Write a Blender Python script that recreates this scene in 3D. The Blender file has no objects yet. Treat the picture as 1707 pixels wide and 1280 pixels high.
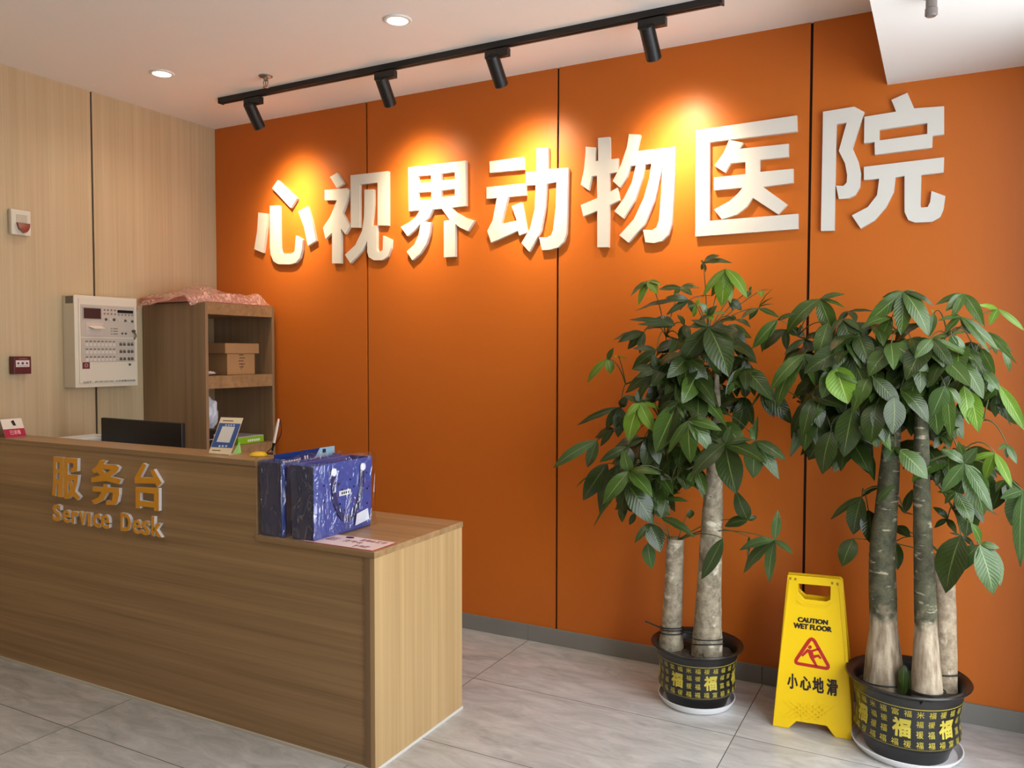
import bpy, bmesh, math, random
from mathutils import Vector, Matrix, geometry
C = bpy.context.scene.collection
scene = bpy.context.scene
R = math.radians

# ------------------------------------------------------------------ camera
FPX = 1350.957
CP = Vector((4.2097, -3.7939, 1.525))
_y, _t, _r = R(28.0138), R(-2.2514), R(0.0975)
FW = Vector((-math.sin(_y) * math.cos(_t), math.cos(_y) * math.cos(_t), math.sin(_t)))
_ri = Vector((math.cos(_y), math.sin(_y), 0))
_up = _ri.cross(FW)
RI = _ri * math.cos(_r) + _up * math.sin(_r)
UP = -_ri * math.sin(_r) + _up * math.cos(_r)
cam = bpy.data.cameras.new('camera')
cam.sensor_width = 36.0
cam.lens = FPX / 1707 * 36
cam.clip_start = 0.05
camo = bpy.data.objects.new('camera', cam)
C.objects.link(camo)
m = Matrix((RI, UP, -FW)).transposed().to_4x4()
m.translation = CP
camo.matrix_world = m
scene.camera = camo

# ------------------------------------------------------------------ world, daylight, exposure
scene.view_settings.view_transform = 'Standard'
scene.view_settings.look = 'None'
scene.view_settings.exposure = 0.0
scene.view_settings.gamma = 1.0
scene.view_settings.use_curve_mapping = False
w = bpy.data.worlds.new('daylight'); scene.world = w; w.use_nodes = True
wb = w.node_tree.nodes['Background']
wb.inputs[0].default_value = (0.90, 0.95, 1.0, 1)
wb.inputs[1].default_value = 7.7
WX = 4.70            # plane of the glazed right wall
al = bpy.data.lights.new('window_portal', 'AREA')   # guides the sampling of the sky through the shopfront
al.shape = 'RECTANGLE'; al.size = 2.0; al.size_y = 2.5
al.cycles.is_portal = True
alo = bpy.data.objects.new('window_portal', al); C.objects.link(alo)
alo.location = (WX + 0.10, -1.50, 1.33)
alo.rotation_euler = (0, R(90), 0)
alo.rotation_euler = Vector((-1, 0, 0)).to_track_quat('-Z', 'Z').to_euler()

SPOT_W = 120.0
DOWN_W = 17.0
WARM = (1.0, 0.88, 0.72)
H = 2.968

# ------------------------------------------------------------------ pixel -> point on a plane of the room
def ray(u, v):
    return FW + RI * ((u - 853.5) / FPX) - UP * ((v - 640) / FPX)
def at(u, v, ax, val):
    d = ray(u, v); return CP + d * ((val - CP[ax]) / d[ax])
def on(u, v, p, n):
    d = ray(u, v); return CP + d * ((Vector(p) - CP).dot(n) / d.dot(n))

# ------------------------------------------------------------------ materials
MATS = {}
def lin(c):
    return tuple(((x / 255) / 12.92 if x / 255 <= 0.04045 else ((x / 255 + 0.055) / 1.055) ** 2.4) for x in c) + (1.0,)
def mat(name, rgb, rough=0.5, metal=0.0, spec=0.5, emit=None, es=0.0, coat=0.0, bump=0.0, bscale=40.0, var=0.0, vscale=6.0):
    if name in MATS: return MATS[name]
    M = bpy.data.materials.new(name); M.use_nodes = True
    nt = M.node_tree; b = nt.nodes['Principled BSDF']
    b.inputs['Base Color'].default_value = lin(rgb)
    b.inputs['Roughness'].default_value = rough
    b.inputs['Metallic'].default_value = metal
    b.inputs['Specular IOR Level'].default_value = spec
    b.inputs['Coat Weight'].default_value = coat
    if emit:
        b.inputs['Emission Color'].default_value = lin(emit); b.inputs['Emission Strength'].default_value = es
    if var or bump:
        tc = nt.nodes.new('ShaderNodeTexCoord')
        nz = nt.nodes.new('ShaderNodeTexNoise'); nz.inputs['Scale'].default_value = vscale; nz.inputs['Detail'].default_value = 5
        nt.links.new(tc.outputs['Object'], nz.inputs['Vector'])
        if var:
            mx = nt.nodes.new('ShaderNodeMix'); mx.data_type = 'RGBA'
            l = lin(rgb)
            mx.inputs[6].default_value = tuple(x * (1 - var) for x in l[:3]) + (1,)
            mx.inputs[7].default_value = tuple(min(1, x * (1 + var)) for x in l[:3]) + (1,)
            nt.links.new(nz.outputs['Fac'], mx.inputs[0]); nt.links.new(mx.outputs[2], b.inputs['Base Color'])
        if bump:
            n2 = nt.nodes.new('ShaderNodeTexNoise'); n2.inputs['Scale'].default_value = bscale; n2.inputs['Detail'].default_value = 4
            nt.links.new(tc.outputs['Object'], n2.inputs['Vector'])
            bp = nt.nodes.new('ShaderNodeBump'); bp.inputs['Strength'].default_value = bump; bp.inputs['Distance'].default_value = 0.01
            nt.links.new(n2.outputs['Fac'], bp.inputs['Height']); nt.links.new(bp.outputs['Normal'], b.inputs['Normal'])
    MATS[name] = M
    return M

def wood(name, c0, c1, axis, rough=0.4, fine=1.0):
    """laminate with straight grain running along one axis"""
    M = bpy.data.materials.new(name); M.use_nodes = True
    nt = M.node_tree; b = nt.nodes['Principled BSDF']; L = nt.links.new
    b.inputs['Roughness'].default_value = rough
    tc = nt.nodes.new('ShaderNodeTexCoord')
    outs = []
    for sc, lo in ((34 * fine, 0.55), (120 * fine, 1.6), (9 * fine, 0.35)):
        mp = nt.nodes.new('ShaderNodeMapping')
        s = [sc, sc, sc]; s[axis] = lo
        mp.inputs['Scale'].default_value = s
        L(tc.outputs['Object'], mp.inputs['Vector'])
        nz = nt.nodes.new('ShaderNodeTexNoise'); nz.inputs['Scale'].default_value = 1.0; nz.inputs['Detail'].default_value = 3
        nz.inputs['Distortion'].default_value = 0.15
        L(mp.outputs['Vector'], nz.inputs['Vector']); outs.append(nz.outputs['Fac'])
    a = nt.nodes.new('ShaderNodeMath'); a.operation = 'MULTIPLY_ADD'; L(outs[0], a.inputs[0]); a.inputs[1].default_value = 0.45
    a2 = nt.nodes.new('ShaderNodeMath'); a2.operation = 'MULTIPLY'; L(outs[1], a2.inputs[0]); a2.inputs[1].default_value = 0.25
    L(a2.outputs[0], a.inputs[2])
    a3 = nt.nodes.new('ShaderNodeMath'); a3.operation = 'MULTIPLY_ADD'; L(outs[2], a3.inputs[0]); a3.inputs[1].default_value = 0.30
    L(a.outputs[0], a3.inputs[2])
    cr = nt.nodes.new('ShaderNodeValToRGB'); L(a3.outputs[0], cr.inputs[0])
    cr.color_ramp.elements[0].position = 0.36; cr.color_ramp.elements[0].color = lin(c0)
    cr.color_ramp.elements[1].position = 0.64; cr.color_ramp.elements[1].color = lin(c1)
    L(cr.outputs[0], b.inputs['Base Color'])
    MATS[name] = M
    return M

M_orange = mat('orange_satin_panel', (202, 108, 36), rough=0.40, spec=0.28, bump=0.02, bscale=3)
M_seam = mat('dark_seam', (28, 14, 10), rough=0.7)
M_leftwall = wood('beige_grain_panel', (188, 166, 128), (206, 186, 150), 2, rough=0.5, fine=1.3)
M_ceil = mat('ceiling_paint', (249, 246, 240), rough=0.9)
M_soffit = mat('soffit_paint', (242, 240, 236), rough=0.9)
M_wallw = mat('front_wall_paint', (166, 156, 146), rough=0.9)
M_woodH = wood('desk_laminate_horizontal', (140, 110, 74), (176, 142, 100), 0, rough=0.38)
M_woodF = wood('desk_front_laminate', (144, 113, 75), (182, 147, 104), 0, rough=0.42)
M_woodV = wood('desk_laminate_vertical', (174, 142, 96), (198, 166, 118), 2, rough=0.4, fine=1.2)  # paler than the front laminate: window light on the end put into the colour
M_woodC = wood('cabinet_laminate', (132, 106, 76), (160, 130, 96), 2, rough=0.45)
M_white = mat('white_acrylic', (226, 224, 216), rough=0.35)
M_black = mat('black_metal', (24, 22, 22), rough=0.42)
M_blackpl = mat('black_plastic', (12, 11, 12), rough=0.45)
M_gold = mat('gold_face', (240, 164, 20), rough=0.35)
M_whiteedge = mat('white_letter_edge', (236, 230, 228), rough=0.4)
M_grey = mat('grey_metal', (150, 148, 144), rough=0.35, metal=0.8)

def floor_mat():
    M = bpy.data.materials.new('grey_stone_tile'); M.use_nodes = True
    nt = M.node_tree; b = nt.nodes['Principled BSDF']; L = nt.links.new
    tc = nt.nodes.new('ShaderNodeTexCoord')
    sp = nt.nodes.new('ShaderNodeSeparateXYZ'); L(tc.outputs['Object'], sp.inputs[0])
    def ln(out, off, per):
        a = nt.nodes.new('ShaderNodeMath'); a.operation = 'ADD'; L(out, a.inputs[0]); a.inputs[1].default_value = off + 50 * per
        f = nt.nodes.new('ShaderNodeMath'); f.operation = 'DIVIDE'; L(a.outputs[0], f.inputs[0]); f.inputs[1].default_value = per
        fr = nt.nodes.new('ShaderNodeMath'); fr.operation = 'FRACT'; L(f.outputs[0], fr.inputs[0])
        fl = nt.nodes.new('ShaderNodeMath'); fl.operation = 'FLOOR'; L(f.outputs[0], fl.inputs[0])
        lt = nt.nodes.new('ShaderNodeMath'); lt.operation = 'LESS_THAN'; L(fr.outputs[0], lt.inputs[0]); lt.inputs[1].default_value = 0.0035 / per
        return lt, fl
    lx, fx = ln(sp.outputs[0], -2.296, 1.207)
    ly, fy = ln(sp.outputs[1], 0.58, 0.604)
    g = nt.nodes.new('ShaderNodeMath'); g.operation = 'MAXIMUM'; L(lx.outputs[0], g.inputs[0]); L(ly.outputs[0], g.inputs[1])
    # each tile shifts its own veining
    cb = nt.nodes.new('ShaderNodeCombineXYZ'); L(fx.outputs[0], cb.inputs[0]); L(fy.outputs[0], cb.inputs[1])
    vm = nt.nodes.new('ShaderNodeVectorMath'); vm.operation = 'MULTIPLY_ADD'; L(cb.outputs[0], vm.inputs[0])
    vm.inputs[1].default_value = (3.7, 5.3, 1.0); L(tc.outputs['Object'], vm.inputs[2])
    mp = nt.nodes.new('ShaderNodeMapping'); mp.inputs['Rotation'].default_value = (0, 0, R(25)); mp.inputs['Scale'].default_value = (1.6, 5.2, 1)
    L(vm.outputs[0], mp.inputs[0])
    n1 = nt.nodes.new('ShaderNodeTexNoise'); n1.inputs['Scale'].default_value = 2.6; n1.inputs['Detail'].default_value = 9; n1.inputs['Roughness'].default_value = 0.68; n1.inputs['Distortion'].default_value = 0.8
    L(mp.outputs[0], n1.inputs['Vector'])
    cr = nt.nodes.new('ShaderNodeValToRGB'); L(n1.outputs['Fac'], cr.inputs[0])
    e = cr.color_ramp.elements
    e[0].position = 0.30; e[0].color = lin((164, 163, 160)); e[1].position = 0.72; e[1].color = lin((208, 207, 205))
    mx = nt.nodes.new('ShaderNodeMix'); mx.data_type = 'RGBA'; L(g.outputs[0], mx.inputs[0]); L(cr.outputs[0], mx.inputs[6]); mx.inputs[7].default_value = lin((96, 88, 80))
    L(mx.outputs[2], b.inputs['Base Color'])
    b.inputs['Roughness'].default_value = 0.27
    return M
M_floor = floor_mat()
M_base = mat('grey_baseboard_tile', (132, 130, 124), rough=0.35, var=0.15, vscale=5)

# ------------------------------------------------------------------ mesh helpers
class MB:
    def __init__(s): s.v = []; s.f = []; s.m = []; s.uv = {}
    def add(s, vs, fs, mi=0, T=None):
        o = len(s.v)
        s.v += [tuple((T @ Vector(p)) if T else p) for p in vs]
        s.f += [tuple(i + o for i in f) for f in fs]; s.m += [mi] * len(fs)
        return o
    def box(s, lo, hi, mi=0, T=None):
        x0, y0, z0 = lo; x1, y1, z1 = hi
        s.add([(x0, y0, z0), (x1, y0, z0), (x1, y1, z0), (x0, y1, z0), (x0, y0, z1), (x1, y0, z1), (x1, y1, z1), (x0, y1, z1)],
              [(0, 3, 2, 1), (4, 5, 6, 7), (0, 1, 5, 4), (1, 2, 6, 5), (2, 3, 7, 6), (3, 0, 4, 7)], mi, T)
    def lathe(s, prof, n=32, mi=0, T=None, capb=True, capt=True):
        vs = []; fs = []
        for r, z in prof:
            for k in range(n):
                a = 2 * math.pi * k / n; vs.append((r * math.cos(a), r * math.sin(a), z))
        for i in range(len(prof) - 1):
            for k in range(n):
                fs.append((i * n + k, i * n + (k + 1) % n, (i + 1) * n + (k + 1) % n, (i + 1) * n + k))
        if capb: fs.append(tuple(reversed(range(n))))
        if capt: fs.append(tuple(range((len(prof) - 1) * n, len(prof) * n)))
        s.add(vs, fs, mi, T)
    def tube(s, pts, rad, n=6, mi=0, cap=True):
        pts = [Vector(p) for p in pts]
        if not isinstance(rad, (list, tuple)): rad = [rad] * len(pts)
        vs = []; fs = []; prev = None
        for i, p in enumerate(pts):
            t = (pts[min(i + 1, len(pts) - 1)] - pts[max(i - 1, 0)])
            if t.length < 1e-9: t = Vector((0, 0, 1))
            t.normalize()
            if prev is None:
                a = t.orthogonal().normalized()
            else:
                a = prev - t * prev.dot(t)
                a = a.normalized() if a.length > 1e-6 else t.orthogonal().normalized()
            prev = a; b = t.cross(a)
            for k in range(n):
                q = 2 * math.pi * k / n
                vs.append(p + (a * math.cos(q) + b * math.sin(q)) * rad[i])
        for i in range(len(pts) - 1):
            for k in range(n):
                fs.append((i * n + k, i * n + (k + 1) % n, (i + 1) * n + (k + 1) % n, (i + 1) * n + k))
        if cap:
            fs.append(tuple(reversed(range(n)))); fs.append(tuple(range((len(pts) - 1) * n, len(pts) * n)))
        s.add([tuple(v) for v in vs], fs, mi)
    def prism(s, poly, holes, front, back, mi=0, mside=None):
        """flat outline (with holes) given front/back placement functions"""
        loops = [poly] + list(holes)
        flat = [[Vector((p[0], p[1], 0)) for p in lp] for lp in loops]
        tris = geometry.tessellate_polygon(flat)
        allp = [p for lp in loops for p in lp]
        n = len(allp); ms = mi if mside is None else mside
        o = s.add([tuple(front(*p)) for p in allp] + [tuple(back(*p)) for p in allp], [])
        for t in tris:
            s.f.append((o + t[0], o + t[1], o + t[2])); s.m.append(mi)
            s.f.append((o + n + t[2], o + n + t[1], o + n + t[0])); s.m.append(ms)
        b = 0
        for lp in loops:
            for i in range(len(lp)):
                j = (i + 1) % len(lp)
                s.f.append((o + b + i, o + b + j, o + n + b + j, o + n + b + i)); s.m.append(ms)
            b += len(lp)
    def quad(s, a, b, c, d, th, mi=0):
        """thin slab on four points, thickness th along the normal"""
        a, b, c, d = map(Vector, (a, b, c, d)); nn = (b - a).cross(d - a).normalized() * th
        s.add([tuple(p) for p in (a, b, c, d, a + nn, b + nn, c + nn, d + nn)],
              [(0, 3, 2, 1), (4, 5, 6, 7), (0, 1, 5, 4), (1, 2, 6, 5), (2, 3, 7, 6), (3, 0, 4, 7)], mi)
    def build(s, name, mats, parent=None, bevel=0.0, smooth=False, fix=True, seg=2, angle=None):
        me = bpy.data.meshes.new(name)
        base = Vector((0, 0, 0))
        me.from_pydata(s.v, [], s.f)
        if not isinstance(mats, (list, tuple)): mats = [mats]
        for x in mats: me.materials.append(x)
        for p, i in zip(me.polygons, s.m): p.material_index = i; p.use_smooth = smooth
        if fix:
            bm = bmesh.new(); bm.from_mesh(me)
            bmesh.ops.recalc_face_normals(bm, faces=bm.faces); bm.to_mesh(me); bm.free()
        me.update()
        o = bpy.data.objects.new(name, me); C.objects.link(o)
        if parent is not None:
            o.parent = parent; o.matrix_parent_inverse = Matrix.Translation(parent.location).inverted() if parent.type == 'EMPTY' else parent.matrix_world.inverted()
        if bevel:
            md = o.modifiers.new('bevel', 'BEVEL'); md.width = bevel; md.segments = seg; md.limit_method = 'ANGLE'; md.angle_limit = R(40)
        if smooth and angle:
            bm = bmesh.new(); bm.from_mesh(me)
            for e in bm.edges:
                if len(e.link_faces) == 2 and e.calc_face_angle(0) > R(angle): e.smooth = False
            bm.to_mesh(me); bm.free()
        return o

def tag(o, label=None, cat=None, group=None, kind=None):
    if label: o['label'] = label
    if cat: o['category'] = cat
    if group: o['group'] = group
    if kind: o['kind'] = kind
    return o
def thing(name, loc, label, cat, group=None):
    o = bpy.data.objects.new(name, None); C.objects.link(o); o.location = loc; o.empty_display_size = 0.05
    return tag(o, label, cat, group)
def struct(o, label=None): o['kind'] = 'structure'; return tag(o, label)

def Tz(loc, rz=0, rx=0, ry=0):
    return Matrix.Translation(loc) @ Matrix.Rotation(rz, 4, 'Z') @ Matrix.Rotation(ry, 4, 'Y') @ Matrix.Rotation(rx, 4, 'X')
def Tdir(loc, d):
    q = Vector(d).to_track_quat('Z', 'Y')
    return Matrix.Translation(loc) @ q.to_matrix().to_4x4()

_gl = {}
def glyph(body, off=0.0, res=3):
    """outline of a character, normalised to its own bounding box; z runs 0 (back) .. 1 (front)"""
    k = (body, off, res)
    if k in _gl: return _gl[k]
    cu = bpy.data.curves.new('glyph', 'FONT'); cu.body = body; cu.offset = off; cu.extrude = 0.5; cu.resolution_u = res
    ob = bpy.data.objects.new('glyph', cu); C.objects.link(ob)
    bpy.context.view_layer.update()
    dg = bpy.context.evaluated_depsgraph_get(); ev = ob.evaluated_get(dg); me = ev.to_mesh()
    vs = [v.co.copy() for v in me.vertices]; fs = [tuple(p.vertices) for p in me.polygons]
    ev.to_mesh_clear(); bpy.data.objects.remove(ob); bpy.data.curves.remove(cu)
    x0 = min(v.x for v in vs); x1 = max(v.x for v in vs); y0 = min(v.y for v in vs); y1 = max(v.y for v in vs)
    out = ([((v.x - x0) / (x1 - x0), (v.y - y0) / (y1 - y0), v.z + 0.5) for v in vs], fs, (x1 - x0) / (y1 - y0))
    _gl[k] = out
    return out
def put(mb, body, a, b, c, d, n, th, mi=0, off=0.0, side=None):
    """text stretched over the quad a(bottom left) b(bottom right) c(top right) d(top left), standing th out along n"""
    vs, fs, _ = glyph(body, off); n = Vector(n)
    P = []
    for s, t, z in vs:
        P.append(tuple(a * (1 - s) * (1 - t) + b * s * (1 - t) + c * s * t + d * (1 - s) * t + n * (th * z)))
    o = mb.add(P, fs, mi)
    if side is not None:
        k = len(fs)
        for i, f in enumerate(fs):
            zs = [vs[j][2] for j in f]
            if min(zs) < 0.9: mb.m[len(mb.m) - k + i] = side

# ================================================================== ROOM SHELL
xA, PW = 1.2345, 1.22
YF = -6.6
mb = MB()
xs = [0.0, xA, xA + PW, xA + 2 * PW, WX]
for i in range(4):
    a = xs[i] + (0.006 if i else 0); b = xs[i + 1] - (0.006 if i < 3 else 0)
    mb.box((a, 0, 0), (b, 0.018, H))
mb.box((0, 0.012, 0), (WX, 0.05, H), 1)
struct(mb.build('wall_back', [M_orange, M_seam]), 'orange panelled wall with dark vertical seams')
mb = MB()
ys = [0.0, -0.868, -2.088, -3.308, -4.528, -5.748, YF]
for i in range(6):
    a = ys[i] - (0.006 if i else 0); b = ys[i + 1] + (0.006 if i < 5 else 0)
    mb.box((-0.018, b, 0), (0, a, H))
mb.box((-0.05, YF, 0), (-0.012, 0.0, H), 1)
struct(mb.build('wall_left', [M_leftwall, M_seam]), 'beige wood-grain panelled wall')
mb = MB(); mb.box((-0.05, YF, -0.06), (6.5, 0.05, 0)); struct(mb.build('floor', M_floor), 'grey stone tile floor')
mb = MB(); mb.box((-0.05, YF, H), (WX + 0.15, 0.05, H + 0.06)); struct(mb.build('ceiling', M_ceil), 'smooth pale ceiling')
mb = MB(); mb.box((3.979, YF, H - 0.317), (WX, -0.0, H)); struct(mb.build('trim_1', M_soffit), 'lowered white ceiling soffit at the right')
mb = MB(); mb.box((-0.05, YF - 0.08, 0), (WX + 0.15, YF, H)); struct(mb.build('wall_front', M_wallw))
# glazed right wall
mb = MB()
mb.box((WX, -0.50, 0), (WX + 0.15, 0.05, H)); mb.box((WX, YF, 0), (WX + 0.15, -2.50, H))
mb.box((WX, -2.50, 2.6), (WX + 0.15, -0.50, H)); mb.box((WX, -2.50, 0), (WX + 0.15, -0.50, 0.06))
struct(mb.build('wall_right', mat('dark_frame_paint', (120, 104, 92), rough=0.6)))
M_glass = bpy.data.materials.new('window_glass'); M_glass.use_nodes = True
nt = M_glass.node_tree; nt.nodes.remove(nt.nodes['Principled BSDF'])
tr = nt.nodes.new('ShaderNodeBsdfTransparent'); gl = nt.nodes.new('ShaderNodeBsdfGlossy'); gl.inputs['Roughness'].default_value = 0.02
mx = nt.nodes.new('ShaderNodeMixShader'); mx.inputs[0].default_value = 0.06
nt.links.new(tr.outputs[0], mx.inputs[1]); nt.links.new(gl.outputs[0], mx.inputs[2]); nt.links.new(mx.outputs[0], nt.nodes['Material Output'].inputs[0])
ywin = [-0.50, -1.50, -2.50]
for i in range(2):
    y1, y0 = ywin[i], ywin[i + 1]
    mb = MB()
    for lo, hi in (((WX + .04, y0, .06), (WX + .10, y0 + .05, 2.6)), ((WX + .04, y1 - .05, .06), (WX + .10, y1, 2.6)),
                   ((WX + .04, y0 + .05, .06), (WX + .10, y1 - .05, .12)), ((WX + .04, y0 + .05, 2.54), (WX + .10, y1 - .05, 2.6))):
        mb.box(lo, hi)
    wo = struct(mb.build('window_%d' % (i + 1), M_grey))
    mb = MB(); mb.box((WX + .066, y0 + .05, .12), (WX + .074, y1 - .05, 2.54)); mb.build('pane', M_glass, wo)
# baseboards
mb = MB()
for x0, x1 in ((0.0, 1.088), (1.09, 2.2945), (2.2965, 3.5015), (3.5035, WX)):
    mb.box((x0, -0.013, 0), (x1, 0, 0.084))
struct(mb.build('baseboard_back', M_base, bevel=0.0015))
mb = MB(); mb.box((0, YF, 0), (0.013, -1.60, 0.084)); struct(mb.build('baseboard_left', M_base))

# ================================================================== WALL SIGN
def cr(x0, y0, s): return lambda p: (x0 + p[0] / s, y0 + p[1] / s)
cA, cB, cC, cD = cr(400, 200, 4.2675), cr(780, 180, 4.2675), cr(1140, 120, 3.556), cr(60, 740, 7.1125)
SIGN = [
 ('heart', cA, [([(130,657),(192,665),(188,760),(163,945),(101,918),(122,790)], []),
   ([(212,610),(277,607),(283,910),(290,940),(300,950),(365,950),(385,938),(390,920),(398,822),(445,850),(440,920),(425,980),(395,1015),(355,1027),(270,1025),(238,1005),(218,960),(212,900)], []),
   ([(268,427),(402,556),(360,625),(228,485)], []),
   ([(415,650),(478,613),(510,720),(540,858),(482,895),(455,760)], [])]),
 ('look', cA, [([(640,405),(690,375),(738,450),(688,483)], []),
   ([(602,497),(762,485),(778,505),(760,580),(728,660),(782,755),(748,812),(717,770),(718,1020),(655,1020),(655,800),(608,845),(590,765),(640,690),(690,570),(602,570)], []),
   ([(786,393),(1053,363),(1053,750),(978,750),(978,445),(850,458),(852,765),(788,765)], []),
   ([(885,495),(950,493),(950,600),(942,690),(935,750),(972,750),(972,915),(978,935),(995,937),(1015,925),(1018,822),(1075,850),(1072,910),(1050,970),(1010,997),(950,997),(915,975),(905,940),(905,860),(870,930),(785,1018),(746,958),(820,890),(868,790),(882,690)], [])]),
 ('boundary', cA, [([(1197,337),(1605,288),(1607,610),(1503,622),(1535,655),(1595,690),(1668,715),(1620,790),(1565,765),(1530,738),(1530,972),(1450,977),(1450,717),(1492,711),(1435,630),(1370,635),(1345,690),(1310,722),(1358,727),(1350,800),(1325,880),(1280,950),(1225,997),(1185,935),(1240,885),(1270,820),(1285,735),(1240,785),(1190,825),(1142,760),(1200,730),(1250,690),(1280,640),(1200,648)],
   [[(1265,397),(1360,390),(1360,442),(1267,448)], [(1430,380),(1528,368),(1530,420),(1432,430)], [(1265,515),(1362,508),(1362,562),(1267,570)], [(1430,500),(1528,488),(1528,538),(1432,550)]])]),
 ('move', cB, [([(153,380),(395,348),(397,437),(155,460)], []),
   ([(132,563),(410,535),(410,620),(285,632),(235,825),(348,800),(310,697),(380,672),(420,885),(365,905),(355,872),(165,957),(137,875),(175,800),(205,640),(132,645)], []),
   ([(487,285),(570,280),(570,435),(712,425),(705,760),(700,890),(680,950),(640,990),(580,1008),(525,1010),(507,920),(560,920),(590,905),(605,870),(625,700),(630,525),(560,537),(550,700),(520,870),(435,1022),(380,960),(440,860),(475,720),(483,545),(413,550),(413,455),(487,450)], [])]),
 ('thing', cB, [([(838,275),(908,280),(905,378),(927,375),(925,213),(1008,205),(1010,365),(1068,358),(1068,455),(1005,465),(1005,600),(1062,567),(1078,655),(1005,690),(1000,990),(920,990),(920,730),(820,770),(802,690),(920,640),(918,480),(880,485),(858,585),(802,545),(825,440),(835,340)], []),
   ([(1145,185),(1227,190),(1200,307),(1475,275),(1470,480),(1450,820),(1425,900),(1380,945),(1320,960),(1262,955),(1245,865),(1310,868),(1340,850),(1358,800),(1375,600),(1385,385),(1370,480),(1330,650),(1260,820),(1140,957),(1077,905),(1180,790),(1250,640),(1290,500),(1305,395),(1260,400),(1240,500),(1190,650),(1105,785),(1042,735),(1110,640),(1165,530),(1195,407),(1157,412),(1130,490),(1080,565),(1030,520),(1090,400),(1130,280)], [])]),
 ('medicine', cC, [([(72,345),(670,257),(672,352),(152,415),(150,882),(677,840),(677,930),(67,975)], []),
   ([(268,402),(350,418),(330,455),(620,425),(620,503),(450,520),(450,592),(648,573),(648,657),(468,680),(613,785),(558,843),(408,745),(370,800),(310,845),(225,873),(178,815),(270,765),(320,720),(348,685),(178,700),(178,625),(365,605),(365,532),(275,540),(243,595),(180,555),(235,480)], [])]),
 ('institute', cC, [([(825,235),(1010,205),(1070,237),(1000,450),(1035,530),(1050,600),(1045,680),(1015,730),(980,748),(918,752),(902,673),(945,675),(965,655),(968,610),(955,540),(918,468),(965,300),(905,307),(892,940),(812,942)], []),
   ([(1230,165),(1325,123),(1365,215),(1543,203),(1543,370),(1475,378),(1472,448),(1132,490),(1130,415),(1068,422),(1070,265),(1258,235)], [[(1160,342),(1443,302),(1443,367),(1160,405)]]),
   ([(1067,562),(1543,505),(1540,595),(1408,610),(1403,790),(1408,803),(1445,800),(1460,770),(1468,705),(1550,735),(1540,810),(1520,860),(1470,888),(1370,892),(1330,878),(1308,830),(1308,615),(1255,625),(1245,710),(1200,800),(1130,880),(1048,928),(995,850),(1090,800),(1145,730),(1158,632),(1067,640)], [])]),
]
SL = ['leftmost white raised character of the orange wall sign, four separate strokes',
      'second white raised sign character from the left, crossing the first wall seam',
      'third white raised sign character from the left, with four small openings',
      'fourth white raised sign character from the left, starting with two bars over a triangle',
      'fifth white raised sign character from the left, with three slanting strokes, above the left plant',
      'sixth white raised sign character from the left, boxed in by an open frame',
      'rightmost white raised character of the orange wall sign, below the lowered soffit']
for (nm, cv, polys), lab in zip(SIGN, SL):
    mb = MB()
    for poly, holes in polys:
        P = [cv(p) for p in poly]; Hs = [[cv(p) for p in h] for h in holes]
        def fr(u, v): return at(u, v, 1, -0.022)
        def bk(u, v): q = at(u, v, 1, -0.022); return Vector((q.x, -0.0005, q.z))
        mb.prism(P, Hs, fr, bk)
    tag(mb.build('sign_character', M_white), lab, 'sign letter', 'white characters of the wall sign')

# ================================================================== SERVICE DESK
DX, DF, DB, ZL, ZU, UX, LB = 2.421, -1.485, -0.877, 0.8075, 1.10, 1.843, -1.322
desk = thing('service_desk', (1.2, -1.2, 0), 'two-level wood laminate reception desk in front of the orange wall', 'desk')
mb = MB()
def dfro(x, z): return Vector((x, DF + 0.006, z))
def dbak(x, z): return Vector((x, DF + 0.026, z))
mb.prism([(0.003, 0.012), (DX - 0.022, 0.012), (DX - 0.022, ZL - 0.024), (UX, ZL - 0.024), (UX, ZU - 0.022), (0.003, ZU - 0.022)], [], dfro, dbak)
tag(mb.build('front_panel', M_woodF, desk), 'brown front panel with horizontal grain')
mb = MB(); mb.box((DX - 0.021, DF + 0.004, 0.012), (DX, DB - 0.004, ZL - 0.0245)); tag(mb.build('end_panel', M_woodV, desk, bevel=0.001), 'light end panel with vertical grain')
mb = MB(); mb.box((UX + 0.0005, DF, ZL - 0.024), (DX + 0.003, DB, ZL)); tag(mb.build('low_counter_top', M_woodH, desk, bevel=0.0015))
mb = MB(); mb.box((0.003, DF, ZU - 0.022), (UX + 0.003, LB, ZU)); mb.build('ledge_top', M_woodH, desk, bevel=0.0015)
mb = MB(); mb.box((UX - 0.02, DF + 0.027, ZL + 0.0005), (UX, LB - 0.003, ZU - 0.0225)); mb.build('ledge_end', M_woodV, desk)
mb = MB(); mb.box((0.003, LB - 0.02, 0.785), (UX - 0.021, LB - 0.003, ZU - 0.0225)); mb.build('ledge_back', M_woodV, desk)
mb = MB(); mb.box((0.003, DF + 0.027, 0.76), (UX - 0.021, DB, 0.784)); mb.build('worktop', M_woodH, desk)
mb = MB(); mb.box((DX - 0.045, DF + 0.002, 0.012), (DX - 0.0215, DF + 0.0055, ZL - 0.0245)); tag(mb.build('corner_trim', wood('trim_laminate', (132, 104, 76), (146, 114, 84), 2), desk), 'darker vertical edge strip')
mb = MB(); mb.box((0.003, DF + 0.001, 0.0), (DX + 0.002, DF + 0.02, 0.012)); mb.box((DX - 0.02, DF + 0.02, 0), (DX + 0.002, DB, 0.012)); tag(mb.build('base_strip', mat('white_sealant', (214, 208, 196), rough=0.5), desk), 'thin white sealing strip at the floor')
mb = MB(); mb.box((UX + 0.0, DB - 0.02, 0.012), (DX - 0.0215, DB - 0.004, ZL - 0.0245)); mb.build('back_panel', M_woodV, desk)

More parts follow.
